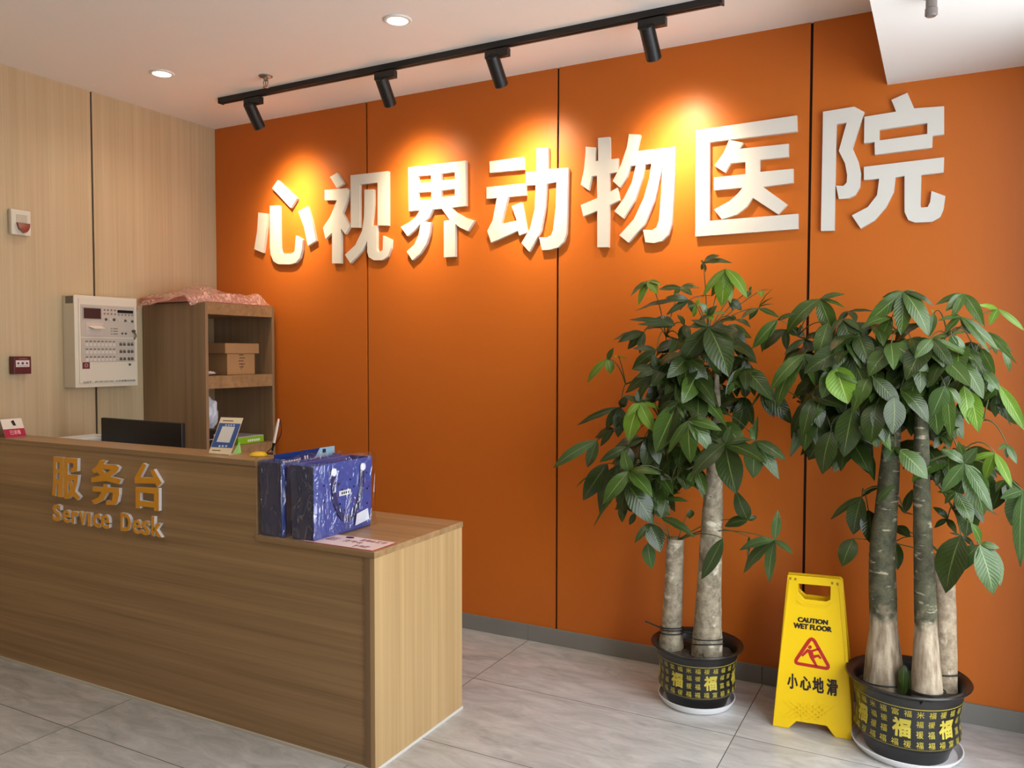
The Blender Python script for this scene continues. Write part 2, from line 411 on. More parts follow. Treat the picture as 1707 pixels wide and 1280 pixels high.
# gilded characters on the desk front
YD = DF + 0.006
DCH = [
 ('leftmost gold character on the desk front, tall and narrow with two columns',
  [([(205,150),(322,160),(318,632),(255,628),(262,480),(243,480),(232,620),(188,605),(203,470)], [[(243,215),(278,218),(276,300),(241,297)], [(241,340),(275,343),(273,425),(240,420)]]),
   ([(332,165),(492,172),(490,325),(412,340),(410,285),(440,285),(442,230),(378,222),(378,362),(500,370),(490,460),(462,560),(525,630),(490,668),(432,612),(380,652),(332,648)], [[(380,430),(402,540),(378,590)], [(418,428),(452,430),(435,500)]])]),
 ('middle gold character on the desk front, a cross shape over a hooked leg',
  [([(760,190),(830,200),(800,240),(950,250),(985,280),(960,330),(880,388),(1010,420),(985,478),(830,440),(655,455),(655,400),(760,370),(720,330),(690,350),(660,310),(720,260)], [[(780,298),(890,305),(825,345)]]),
   ([(800,478),(850,482),(850,515),(985,525),(985,600),(965,690),(930,725),(830,722),(830,670),(900,675),(912,580),(850,570),(825,620),(790,670),(690,718),(658,670),(740,630),(775,570),(672,560),(672,508),(795,515)], [])]),
 ('rightmost gold character on the desk front, a triangle above a square',
  [([(1265,228),(1310,248),(1240,395),(1395,405),(1355,315),(1395,300),(1490,460),(1435,515),(1415,470),(1170,465),(1170,400)], []),
   ([(1180,512),(1455,525),(1455,795),(1400,790),(1400,755),(1235,738),(1232,765),(1182,760)], [[(1235,575),(1400,590),(1398,695),(1235,670)]])])]
TH = 0.015
for lab, polys in DCH:
    mb = MB()
    for poly, holes in polys:
        def fr(u, v): return at(u, v, 1, YD - TH)
        def bk(u, v): q = at(u, v, 1, YD - TH); return Vector((q.x, YD - 0.0003, q.z))
        mb.prism([cD(p) for p in poly], [[cD(p) for p in h] for h in holes], fr, bk, 0, 1)
    tag(mb.build('desk_character', [M_gold, M_whiteedge]), lab, 'sign letter', 'gold characters on the desk front')
# Latin letters: left, right, top, bottom in the crop
LAT = [('S', 195, 295, 715, 915, 'gold letter S starting the first English word on the desk'),
       ('e', 312, 408, 782, 935, 'gold letter e right after the S on the desk front'),
       ('r', 425, 500, 800, 950, 'gold letter r, third of the first English word on the desk'),
       ('v', 508, 598, 805, 962, 'gold letter v, fourth of the first English word on the desk'),
       ('\u0131', 612, 650, 815, 975, 'gold letter i without a dot, fifth of the first English word on the desk'),
       ('c', 675, 765, 828, 992, 'gold letter c, sixth of the first English word on the desk'),
       ('e', 770, 870, 838, 1005, 'gold letter e ending the first English word on the desk'),
       ('D', 1002, 1125, 825, 1038, 'gold capital D starting the second English word on the desk'),
       ('e', 1145, 1245, 898, 1065, 'gold letter e right after the D on the desk front'),
       ('s', 1252, 1345, 912, 1082, 'gold letter s, third of the second English word on the desk'),
       ('k', 1368, 1490, 865, 1100, 'gold letter k ending the second English word on the desk')]
for ch, x0, x1, y0, y1, lab in LAT:
    mb = MB()
    # baseline slope follows the desk
    sl = 0.5 * (x1 - x0) * 0.13
    q = [at(*cD((x, y)), 1, YD - TH) for x, y in ((x0, y1 - sl), (x1, y1 + sl), (x1, y0 + sl), (x0, y0 - sl))]
    zb = (q[0].z + q[1].z) / 2; zt = (q[2].z + q[3].z) / 2
    a, b, c, d = (Vector((p.x, YD - 0.0003, z)) for p, z in zip(q, (zb, zb, zt, zt)))
    put(mb, ch, a, b, c, d, (0, -1, 0), TH - 0.0003, 0, 0.018 if ch in 'es' else 0.032, side=1)
    tag(mb.build('desk_letter', [M_gold, M_whiteedge]), lab, 'sign letter', 'gold English letters on the desk front')

# ================================================================== TRACK LIGHTS
YT = -0.44
tr_ = thing('light_track', (1.96, YT, H), 'long black lighting rail on the ceiling along the orange wall', 'light track')
mb = MB(); mb.box((0.545, YT - 0.018, H - 0.030), (3.385, YT + 0.018, H)); mb.box((0.55, YT - 0.007, H - 0.034), (3.38, YT + 0.007, H - 0.030)); mb.build('rail', M_black, tr_, bevel=0.002)
for x in (0.537, 3.385):
    mb = MB(); mb.box((x, YT - 0.019, H - 0.032), (x + 0.008, YT + 0.019, H)); mb.build('end_cap', M_black, tr_)
SP = [(424, 197, 0.72), (643, 165, 1.63), (828, 132, 2.33), (1084, 83, 3.10)]
SPL = ['leftmost black spotlight hanging from the ceiling rail', 'second black spotlight from the left on the ceiling rail', 'third black spotlight from the left on the ceiling rail', 'rightmost black spotlight hanging from the ceiling rail']
def beam(L, n):
    # reflector lamp: intensity falls off smoothly away from the axis
    L.use_nodes = True; nt = L.node_tree; em = nt.nodes['Emission']
    tc = nt.nodes.new('ShaderNodeTexCoord'); sp = nt.nodes.new('ShaderNodeSeparateXYZ'); nt.links.new(tc.outputs['Normal'], sp.inputs[0])
    ab = nt.nodes.new('ShaderNodeMath'); ab.operation = 'ABSOLUTE'; nt.links.new(sp.outputs[2], ab.inputs[0])
    pw = nt.nodes.new('ShaderNodeMath'); pw.operation = 'POWER'; nt.links.new(ab.outputs[0], pw.inputs[0]); pw.inputs[1].default_value = n
    nt.links.new(pw.outputs[0], em.inputs['Strength'])
M_lamp = mat('lamp_face', (255, 240, 215), emit=(255, 226, 180), es=6.0)
for (u, v, tx), lab in zip(SP, SPL):
    p = at(u, v, 1, YT + 0.02); p.z = 2.845
    tgt = Vector((tx, 0.0, 2.36)); d = (tgt - p).normalized()
    t = thing('track_spotlight', (p.x, YT, H - 0.034), lab, 'spotlight', 'spotlights on the ceiling rail')
    mb = MB(); mb.box((p.x - 0.045, YT - 0.017, H - 0.072), (p.x + 0.075, YT + 0.017, H - 0.0345)); mb.build('adapter', M_black, t, bevel=0.002)
    top = p - d * 0.072; mid = p - d * 0.05
    mb = MB(); mb.tube([(p.x - 0.02, YT, H - 0.0725), (p.x - 0.02, YT, H - 0.085)], 0.013, 12); mb.tube([(p.x - 0.02, YT, H - 0.085), top + Vector((0, 0, 0.004)), top + d * 0.004], 0.0075, 10); mb.build('stem', M_black, t)
    mb = MB(); mb.lathe([(0.030, -0.072), (0.033, -0.069), (0.033, 0.070), (0.030, 0.075), (0.027, 0.075), (0.026, 0.055)], 32, T=Tdir(p, d), capt=False)
    h = mb.build('housing', M_black, t, smooth=True, angle=30)
    mb = MB(); mb.lathe([(0.0255, 0.055), (0.0255, 0.058)], 24, T=Tdir(p, d)); mb.build('lens', M_lamp, t)
    L = bpy.data.lights.new('spot_lamp', 'SPOT'); L.energy = SPOT_W; L.color = (1.0, 0.76, 0.48); L.spot_size = R(150); L.spot_blend = 1.0; L.shadow_soft_size = 0.022; beam(L, 11.0)
    lo = bpy.data.objects.new('spot_lamp', L); C.objects.link(lo); lo.location = p + d * 0.082; lo.rotation_euler = d.to_track_quat('-Z', 'Y').to_euler()
    lo.parent = t; lo.matrix_parent_inverse = Matrix.Translation(t.location).inverted()

# ================================================================== DOWNLIGHTS
M_dl = mat('downlight_diffuser', (255, 244, 225), emit=(255, 236, 205), es=14.0)
def downlight(x, y, lab):
    t = thing('downlight', (x, y, H), lab, 'ceiling light', 'round ceiling downlights')
    mb = MB(); mb.lathe([(0.062, 0), (0.062, -0.004), (0.056, -0.007), (0.046, -0.007), (0.044, -0.002)], 40, T=Tz((x, y, H)), capb=False, capt=False)
    mb.build('trim_ring', mat('downlight_ring', (240, 238, 232), rough=0.4), t, smooth=True)
    mb = MB(); mb.lathe([(0.0435, -0.0045), (0.0435, -0.001)], 32, T=Tz((x, y, H))); mb.build('diffuser', M_dl, t)
    L = bpy.data.lights.new('down_lamp', 'SPOT'); L.energy = DOWN_W; L.color = WARM; L.spot_size = R(150); L.spot_blend = 1.0; L.shadow_soft_size = 0.045
    lo = bpy.data.objects.new('down_lamp', L); C.objects.link(lo); lo.location = (x, y, H - 0.012)
    lo.parent = t; lo.matrix_parent_inverse = Matrix.Translation(t.location).inverted()
downlight(0.600, -0.883, 'small round downlight near the beige wall')
downlight(2.085, -0.865, 'larger-looking round downlight at the top middle of the ceiling')
for x, y in ((3.45, -1.75), (0.600, -2.40), (2.085, -2.40), (0.600, -4.2), (2.085, -4.2), (3.45, -4.6)):  # unseen lamps, added out of view to raise the ambient light
    downlight(x, y, 'unseen round downlight added out of view for ambient light')

# ================================================================== SPRINKLERS
def sprinkler(x, y, z, lab):
    t = thing('fire_sprinkler', (x, y, z), lab, 'sprinkler')
    mb = MB(); mb.lathe([(0.036, 0), (0.036, -0.003), (0.024, -0.008), (0.012, -0.009)], 24, T=Tz((x, y, z))); mb.build('escutcheon', M_grey, t, smooth=True)
    mb = MB()
    mb.lathe([(0.011, -0.009), (0.011, -0.022), (0.007, -0.026)], 16, T=Tz((x, y, z)))
    for s in (-1, 1): mb.tube([(x + s * 0.010, y, z - 0.020), (x + s * 0.017, y, z - 0.034), (x + s * 0.010, y, z - 0.050), (x, y, z - 0.056)], 0.0025, 6)
    mb.build('frame', M_grey, t)
    mb = MB(); mb.tube([(x, y, z - 0.026), (x, y, z - 0.050)], 0.0022, 8); tag(mb.build('bulb', mat('sprinkler_bulb', (170, 60, 40), rough=0.2), t), 'thin red glass bulb')
    mb = MB(); mb.lathe([(0.016, -0.056), (0.016, -0.0585), (0.004, -0.060)], 20, T=Tz((x, y, z))); mb.build('deflector', M_grey, t)
sprinkler(1.045, -0.60, H, 'small metal fire sprinkler on the ceiling left of the rail')
q = at(1553, -8, 2, H - 0.317)
t = thing('soffit_nozzle', (q.x, q.y, H - 0.317), 'grey metal nozzle hanging under the white soffit at the top edge', 'sprinkler')
mb = MB(); mb.lathe([(0.03, 0), (0.03, -0.004), (0.017, -0.006)], 24, T=Tz(q)); mb.build('escutcheon', M_grey, t)
mb = MB(); mb.lathe([(0.0165, -0.006), (0.0165, -0.040), (0.0185, -0.042), (0.0185, -0.062), (0.014, -0.066)], 20, T=Tz(q)); mb.build('body', mat('nozzle_grey', (128, 118, 114), rough=0.4, metal=0.3), t, smooth=True, angle=30)

# ================================================================== LEFT WALL DEVICES
M_ivory = mat('ivory_enamel', (226, 218, 198), rough=0.45)
t = thing('alarm_strobe', (0, -1.285, 2.18), 'white sounder strobe with dark red lens high on the beige wall', 'fire alarm')
ya, yb, za, zb = -1.338, -1.236, 2.118, 2.248
mb = MB(); mb.box((0.0005, ya, za), (0.030, yb, zb)); mb.build('housing', M_ivory, t, bevel=0.006, seg=3)
mb = MB()
for k in range(6): mb.box((0.0302, ya + .026, zb - .030 - k * .0075), (0.0325, yb - .022, zb - .026 - k * .0075))
mb.build('grille', mat('grille_ivory', (196, 186, 164), rough=0.5), t)
mb = MB()
n = 20
pr = [(ya + .024, za + .062), (yb - .014, za + .062)] + [(yb - .014 - .032 * (1 - math.cos(a)) , za + .058 - .046 * math.sin(a)) for a in [i * math.pi / 2 / 8 for i in range(1, 9)]] + [(ya + .034, za + .030)]
mb.prism(pr, [], lambda y, z: Vector((0.046, y, z)), lambda y, z: Vector((0.0302, y, z)))
mb.build('lens', mat('dark_red_lens', (120, 34, 26), rough=0.15, coat=0.5), t, bevel=0.004)
t = thing('call_point', (0, -1.31, 1.455), 'dark red manual call point with white label low on the beige wall', 'fire alarm')
q0, q1, q2 = at(24, 594, 0, .045), at(52, 594, 0, .045), at(52, 623, 0, .045)
ya, yb, za, zb = q0.y - 0.002, q1.y, q2.z, q1.z
mb = MB(); mb.box((0.0005, ya, za), (0.045, yb, zb)); mb.build('housing', mat('deep_red_plastic', (92, 24, 26), rough=0.35), t, bevel=0.003)
mb = MB(); mb.box((0.0453, ya + .008, za + .036), (0.0468, yb - .011, zb - .020)); lb = mb.build('label', mat('pale_label', (232, 214, 210), rough=0.5), t)
mb = MB()
for yy, r in ((-.022, .0055), (0, .0065), (.022, .0055)):
    mb.lathe([(r, 0), (r, .0008)], 14, T=Tdir((0.0469, (ya + yb) / 2 + yy - .002, za + .055), (1, 0, 0)))
mb.box((0.0469, ya + .016, za + .042), (0.0474, yb - .018, za + .0435))
mb.build('marking', mat('label_print', (70, 60, 60), rough=0.6), lb)
mb = MB(); mb.box((0.0453, ya + .024, zb - .013), (0.0458, yb - .022, zb - .010)); mb.build('lettering', mat('faded_print', (170, 120, 120), rough=0.6), t)

# fire alarm control cabinet
pan = thing('fire_alarm_panel', (0.05, -0.866, 1.33), 'ivory fire alarm control cabinet on the beige wall left of the shelf', 'control panel')
y0, y1, z0, z1 = -1.057, -0.676, 1.329, 1.828
mb = MB(); mb.box((0.0005, y0, z0), (0.100, y1, z1)); mb.build('body', M_ivory, pan, bevel=0.002)
PXF = 0.1
def pp(x, y): # crop pixel -> point on door plane
    return at(100 + x / 7.113, 480 + y / 7.111, 0, PXF)
YL = lambda x: y0 + (x - 160) / (905 - 160) * (y1 - y0)
def ZP(y): return z1 + (y - 100) / (1165 - 100) * (z0 - z1)
mb = MB(); mb.box((0.1003, y0 + .022, z0 + .024), (0.104, y1 - .018, z1 - .018)); door = mb.build('door', M_ivory, pan, bevel=0.001)
DXp = 0.1043
M_pgrey = mat('panel_grey', (196, 186, 172), rough=0.5)
mb = MB(); mb.box((DXp, YL(225), ZP(870)), (DXp + .0015, YL(865), ZP(590))); mb.box((DXp, YL(225), ZP(580)), (DXp + .0015, YL(865), ZP(205)))
X2 = DXp + .0017
fas_mb = mb
mb = MB(); mb.box((X2, YL(243), ZP(375)), (X2 + .002, YL(465), ZP(232))); mb.build('screen_bezel', mat('bezel_grey', (176, 166, 156), rough=0.5), door)
mb = MB(); mb.box((X2 + .0022, YL(256), ZP(365)), (X2 + .0035, YL(452), ZP(245))); tag(mb.build('screen', mat('dark_lcd', (62, 40, 42), rough=0.15), door), 'dark reddish display')
mb = MB(); mb.box((X2, YL(655), ZP(285)), (X2 + .002, YL(848), ZP(250))); mb.build('readout', mat('black_lcd', (28, 30, 32), rough=0.2), door)
mb = MB(); mb.box((X2, YL(280), ZP(555)), (X2 + .0012, YL(480), ZP(410))); prn = mb.build('printer', mat('printer_grey', (204, 192, 182), rough=0.5), door)
mb = MB(); a = [Vector((X2 + .002, YL(305), ZP(455))), Vector((X2 + .030, YL(340), ZP(485))), Vector((X2 + .030, YL(465), ZP(478))), Vector((X2 + .002, YL(450), ZP(450)))]
mb.quad(*a, 0.0008); tag(mb.build('paper_strip', mat('paper', (240, 230, 205), rough=0.7), prn), 'curled paper slip')
M_btn = mat('button_dark', (86, 84, 78), rough=0.5); M_ind = mat('indicator_pale', (214, 208, 196), rough=0.4); M_lbl = mat('print_grey', (120, 112, 102), rough=0.6)
for r_, zy in enumerate((662, 750, 838)):
    for xx in (688, 732, 786, 828):
        mb = MB(); mb.box((X2, YL(xx - 15), ZP(zy + 15)), (X2 + .004, YL(xx + 15), ZP(zy - 15))); bt = mb.build('button', M_btn, door, bevel=0.001)
    for k in range(8):
        xx = 287 + k * 45.5
        mb = MB(); mb.box((X2, YL(xx - 17), ZP(zy + 22)), (X2 + .0015, YL(xx + 17), ZP(zy - 12))); mb.build('indicator', M_ind, door)
mb = MB()
for zy in (630, 720, 812):
    for k in range(8): mb.box((X2, YL(287 + k * 45.5 - 14), ZP(zy + 7)), (X2 + .0006, YL(287 + k * 45.5 + 14), ZP(zy - 7)))
    for xx in (688, 732, 786, 828): mb.box((X2, YL(xx - 13), ZP(zy + 12)), (X2 + .0006, YL(xx + 13), ZP(zy + 4)))
for yy in (255, 300):
    for xx in (500, 540, 583, 625): mb.box((X2, YL(xx - 10), ZP(yy + 12)), (X2 + .0006, YL(xx + 10), ZP(yy - 8)))
for xx in (670, 712, 755, 797, 838): mb.box((X2, YL(xx - 9), ZP(315)), (X2 + .0006, YL(xx + 9), ZP(297)))
for yy in (475, 505, 537):
    mb.box((X2, YL(570), ZP(yy + 4)), (X2 + .0006, YL(590), ZP(yy - 4))); mb.box((X2, YL(600), ZP(yy + 5)), (X2 + .0006, YL(655), ZP(yy - 5)))
fas_mb.add(mb.v, mb.f, 1); fas_mb.build('fascia', [M_pgrey, M_lbl], door)
for xx, yy, rr, mm in ((515, 368, .0075, M_btn), (562, 370, .006, M_ind), (612, 368, .0085, M_btn), (668, 378, .005, M_ind), (708, 378, .005, M_ind), (750, 375, .0075, M_btn), (793, 380, .005, M_ind), (836, 380, .0075, M_btn), (710, 530, .006, M_btn), (753, 530, .006, M_btn), (797, 905, .007, M_btn)):
    mb = MB(); mb.lathe([(rr, 0), (rr, .003), (rr * .8, .004)], 16, T=Tdir((X2, YL(xx), ZP(yy)), (1, 0, 0))); mb.build('button', mm, door)
mb = MB(); mb.box((DXp, YL(235), ZP(948)), (DXp + .001, YL(318), ZP(872))); st = mb.build('warning_sticker', mat('sticker_red', (112, 44, 44), rough=0.5), door)
mb = MB(); mb.lathe([(.010, 0), (.010, .0005), (.007, .0005), (.007, 0)], 20, T=Tdir((DXp + .0011, YL(278), ZP(908)), (1, 0, 0)), capb=False, capt=False); mb.build('ring_mark', mat('sticker_pale', (214, 170, 164), rough=0.5), st)
mb = MB(); mb.tube([(X2, YL(845), ZP(500)), (X2 + .012, YL(845), ZP(500))], .009, 14); mb.tube([(X2 + .013, YL(855), ZP(520)), (X2 + .012, YL(868), ZP(560)), (X2 + .010, YL(850), ZP(600))], .004, 8); mb.build('key', mat('key_steel', (120, 108, 88), rough=0.35, metal=0.7), door)
mb = MB()
put(mb, 'GST', *(Vector((DXp, YL(x), ZP(y))) for x, y in ((243, 1117), (338, 1117), (338, 1093), (243, 1093))), (1, 0, 0), .0006, 0, 0.01)
put(mb, 'JB-QB-GST200  \u706b\u707e\u62a5\u8b66\u63a7\u5236\u5668', *(Vector((DXp, YL(x), ZP(y))) for x, y in ((375, 1112), (868, 1112), (868, 1090), (375, 1090))), (1, 0, 0), .0006, 0, 0.01)
mb.build('lettering', mat('panel_print', (92, 84, 76), rough=0.6), door)
mb = MB(); mb.box((0.028, y0 - .0012, z1 - .045), (0.092, y0 - .0002, z1 - .006)); tag(mb.build('rating_plate', mat('plate_grey', (118, 112, 98), rough=0.4), pan), 'grey rating plate on the side')

# ================================================================== SHELF CABINET
CX, CY0, CY1, CZ = 0.532, -0.565, -0.03, 1.805
cab = thing('shelf_cabinet', (0.27, -0.30, 0), 'tall open wooden shelf cabinet in the corner behind the desk', 'cabinet')
mb = MB(); mb.box((0.008, CY0, 0.002), (CX, CY0 + 0.020, CZ)); tag(mb.build('side_panel', M_woodC, cab, bevel=0.0008), 'wide side panel facing the desk')
mb = MB(); mb.box((0.008, CY1 - 0.020, 0.002), (CX, CY1, CZ)); mb.build('side_panel', M_woodC, cab, bevel=0.0008)
mb = MB(); mb.box((0.008, CY0 + .0205, 0.002), (0.026, CY1 - .0205, CZ)); mb.build('back_panel', M_woodC, cab)
mb = MB(); mb.box((0.0265, CY0 + .0205, 1.738), (CX - 0.001, CY1 - .0205, CZ)); mb.build('top_panel', M_woodH, cab)
for za, zb in ((1.313, 1.386), (0.900, 0.968), (0.45, 0.52)):
    mb = MB(); mb.box((0.0265, CY0 + .0205, za), (CX - 0.001, CY1 - .0205, zb)); mb.build('shelf', M_woodH, cab, bevel=0.001)
M_card = mat('cardboard', (178, 138, 92), rough=0.8, var=0.08, vscale=9)
M_tape = mat('ink_brown', (110, 84, 58), rough=0.8)
t = thing('carton', (0.40, -0.27, 1.386), 'lidded brown cardboard carton on the upper shelf', 'box')
a, b = at(379, 622, 0, 0.46), at(425, 622, 0, 0.46)
l0, l1 = at(375.5, 580, 0, 0.472), at(432, 580, 0, 0.472)
zl = at(400, 590, 0, 0.472).z; zt = at(400, 572, 0, 0.472).z
mb = MB(); mb.box((0.13, a.y, 1.3865), (0.46, b.y, zl + .002)); mb.build('body', M_card, t, bevel=0.002)
mb = MB(); mb.box((0.118, l0.y, zl + .0025), (0.472, l1.y, zt)); mb.build('lid', M_card, t, bevel=0.004)
mb = MB(); yc = (a.y + b.y) / 2
for k in range(6): mb.box((0.4602, yc - .022 + (k % 3) * .004, 1.52 - k * .018), (0.4610, yc + .030 - (k % 2) * .012, 1.526 - k * .018))
mb.tube([(0.4606, yc - .002, 1.455), (0.4606, yc + .008, 1.44), (0.4606, yc - .004, 1.415)], 0.0016, 5)
mb.build('print', M_tape, t)
# crumpled papers beside the carton
rnd = random.Random(4)
def blob(c, r, sub=3, amp=0.18, freq=3.0, seed=0, flat=1.0):
    bm = bmesh.new(); bmesh.ops.create_icosphere(bm, subdivisions=sub, radius=1)
    rr = random.Random(seed); ph = [(Vector((rr.uniform(-1, 1), rr.uniform(-1, 1), rr.uniform(-1, 1))) * freq, rr.uniform(0, 6)) for _ in range(9)]
    vs = []
    for v in bm.verts:
        k = 1 + amp * sum(math.sin(v.co.dot(p) * (1 + .4 * i) + f) / (1 + .35 * i) for i, (p, f) in enumerate(ph)) / 3
        p = v.co * k
        vs.append((c[0] + p.x * r[0], c[1] + p.y * r[1], max(c[2] + p.z * r[2], c[2] - r[2] * flat)))
    fs = [tuple(v.index for v in f.verts) for f in bm.faces]; bm.free()
    return vs, fs
mb = MB(); mb.add(*blob((0.45, -0.488, 1.4012), (0.045, 0.034, 0.011), 3, 0.5, 5, 3, 0.95))
tag(mb.build('crumpled_paper', mat('white_tissue', (232, 228, 224), rough=0.8), fix=False), 'crumpled white paper on the upper shelf left of the carton', 'paper')
# lower shelf contents
mb = MB(); c = at(353, 680, 0, 0.47)
mb.add(*blob((0.455, c.y - .012, 1.165), (0.06, 0.050, 0.088), 4, 0.22, 4, 8, 0.98))
tag(mb.build('plastic_bag', mat('bluish_white_film', (206, 216, 230), rough=0.25, spec=0.6), smooth=True), 'bulging bluish white plastic bag stacked on the black machine', 'bag')
mb = MB()
t = thing('label_printer', (0.43, -0.49, 0.968), 'black desktop machine under the plastic bag on the lower shelf', 'printer')
mb = MB(); mb.box((0.33, CY0 + .024, 0.9685), (0.515, -0.455, 1.075)); mb.build('body', M_blackpl, t, bevel=0.006)
mb = MB(); mb.box((0.516, CY0 + .030, 1.02), (0.519, -0.47, 1.024)); mb.box((0.516, -0.50, 1.035), (0.5175, -0.465, 1.05)); mb.build('slot', mat('silver_plastic', (190, 188, 186), rough=0.4), t)
t = thing('paper_ream', (0.44, -0.2, 0.968), 'bright green wrapped paper pack lying on the lower shelf', 'box')
a, b = at(397, 740, 0, 0.50), at(440, 737, 0, 0.50)
zt = at(440, 725, 0, .5).z
mb = MB(); mb.box((0.30, a.y, 0.9685), (0.50, b.y, zt)); mb.build('wrapper', mat('lime_green_paper', (140, 196, 40), rough=0.35), t, bevel=0.002)
mb = MB(); mb.box((0.302, a.y + .003, zt + .0003), (0.498, b.y - .003, zt + .004)); tag(mb.build('top_face', mat('greyish_paper', (196, 192, 200), rough=0.5), t), 'greyish white top')
mb = MB()
for k in range(6): mb.box((0.5003, a.y + .075 + k * .017, zt - .030), (0.5008, a.y + .088 + k * .017, zt - .016))
mb.build('lettering', mat('white_print', (240, 244, 230), rough=0.5), t)

# pink film-wrapped bundle on top of the cabinet
t = thing('wrapped_bundle', (0.27, -0.33, CZ), 'flat board bundle in crinkled pink plastic film on top of the cabinet', 'package')
mb = MB(); mb.box((0.03, -0.60, CZ + .004), (0.46, -0.10, CZ + .034), T=None); mb.build('board', mat('dusty_pink_board', (196, 124, 108), rough=0.5), t, bevel=0.003)
def film_mat(name, rgb, alpha, rough=0.18):
    M = bpy.data.materials.new(name); M.use_nodes = True; nt = M.node_tree; L = nt.links.new
    b = nt.nodes['Principled BSDF']; b.inputs['Base Color'].default_value = lin(rgb); b.inputs['Roughness'].default_value = rough; b.inputs['Specular IOR Level'].default_value = 0.8
    tc = nt.nodes.new('ShaderNodeTexCoord'); mp = nt.nodes.new('ShaderNodeMapping'); mp.inputs['Scale'].default_value = (9, 9, 5); mp.inputs['Rotation'].default_value = (.5, .6, .3)
    L(tc.outputs['Object'], mp.inputs[0])
    nz = nt.nodes.new('ShaderNodeTexNoise'); nz.inputs['Scale'].default_value = 2.2; nz.inputs['Detail'].default_value = 3; nz.inputs['Distortion'].default_value = 1.6; L(mp.outputs[0], nz.inputs['Vector'])
    # creases: ridges of the noise are denser film
    a = nt.nodes.new('ShaderNodeMath'); a.operation = 'SUBTRACT'; L(nz.outputs['Fac'], a.inputs[0]); a.inputs[1].default_value = 0.5
    ab = nt.nodes.new('ShaderNodeMath'); ab.operation = 'ABSOLUTE'; L(a.outputs[0], ab.inputs[0])
    mr = nt.nodes.new('ShaderNodeMapRange'); mr.inputs[1].default_value = 0.0; mr.inputs[2].default_value = 0.05; mr.inputs[3].default_value = min(1, alpha * 2.6 + .06); mr.inputs[4].default_value = alpha; L(ab.outputs[0], mr.inputs[0])
    L(mr.outputs[0], b.inputs['Alpha'])
    bp = nt.nodes.new('ShaderNodeBump'); bp.inputs['Strength'].default_value = 0.9; bp.inputs['Distance'].default_value = 0.02; L(nz.outputs['Fac'], bp.inputs['Height']); L(bp.outputs[0], b.inputs['Normal'])
    MATS[name] = M; return M
def film(name, x0, x1, y0_, y1_, z0_, hfun, nx, ny, M, parent, droop=None):
    mb = MB(); vs = []; fs = []
    for i in range(nx + 1):
        for j in range(ny + 1):
            s, q = i / nx, j / ny
            vs.append((x0 + (x1 - x0) * s, y0_ + (y1_ - y0_) * q, z0_ + hfun(s, q)))
    for i in range(nx):
        for j in range(ny):
            k = i * (ny + 1) + j; fs.append((k, k + ny + 1, k + ny + 2, k + 1))
    mb.add(vs, fs); return mb.build(name, M, parent, smooth=True, fix=False)
rf = random.Random(11); PH = [(rf.uniform(8, 30), rf.uniform(8, 30), rf.uniform(0, 6)) for _ in range(7)]
def hfun(s, q):
    e = min(s, 1 - s, 1 - q); k = min(1, e / 0.08)
    wv = sum(math.sin(a * s + b * q + c) for a, b, c in PH) / 7
    ridge = 0.065 * math.exp(-((q - 0.50) / 0.16) ** 2) * math.exp(-((s - .45) / .35) ** 2) + 0.022 * math.exp(-((q - 0.92) / .06) ** 2)
    front = max(0.0, (0.16 - q) / 0.16)
    return 0.004 + k * (0.050 + 0.016 * wv + ridge) - front * (0.075 * max(0, 1 - s * 1.35) + .03)
film('film', 0.012, 0.526, -0.66, -0.055, CZ, hfun, 40, 40, film_mat('pink_film', (244, 200, 186), 0.34, 0.2), t)

# ================================================================== ON THE DESK
# computer screen seen from behind
t = thing('computer_monitor', (0.62, -1.02, 0.784), 'black computer monitor behind the desk ledge, seen from the back', 'monitor')
mt = [at(173, 700, 1, -1.03), at(304, 702, 1, -1.07)]
xa, xb = mt[0].x, mt[1].x; zt = 1.176
TM = Tz(((xa + xb) / 2, -1.05, zt), rz=R(-2.5), rx=0)
wd = (xb - xa) / 2
mb = MB(); mb.box((-wd, -0.012, -0.345), (wd, 0.012, 0), T=TM); mb.build('screen_shell', M_blackpl, t, bevel=0.005)
mb = MB(); mb.box((-wd * .5, -0.045, -0.29), (wd * .5, -0.0125, -0.15), T=TM); mb.build('rear_housing', M_blackpl, t, bevel=0.012)
mb = MB(); mb.box((-.03, -0.04, -0.375), (.03, -0.015, -0.271), T=TM); mb.build('neck', M_blackpl, t, bevel=0.003)
mb = MB(); mb.box((-.11, -0.10, 0.7845 - zt), (.11, 0.08, -0.3755), T=TM); mb.build('foot', M_blackpl, t, bevel=0.004)
mb = MB(); mb.box((-wd + .006, 0.0123, -0.335), (wd - .006, 0.0135, -0.012), T=TM); mb.build('display', mat('display_glass', (8, 9, 11), rough=0.1), t)
# white office printer behind the ledge
t = thing('office_printer', (0.25, -1.08, 0.784), 'flat white machine top left of the monitor behind the ledge', 'printer')
zp = 1.075
a, b = at(97, 729, 2, zp), at(150, 722, 2, zp)
mb = MB(); mb.box((a.x, LB + .01, 0.7845), (0.292, b.y, zp)); mb.build('body', mat('white_plastic', (232, 230, 226), rough=0.4), t, bevel=0.006)
mb = MB(); mb.box((a.x + .02, LB + .04, zp + .0003), (0.285, b.y - .02, zp + .003)); mb.build('lid', mat('white_plastic', (232, 230, 226)), t, bevel=0.002)

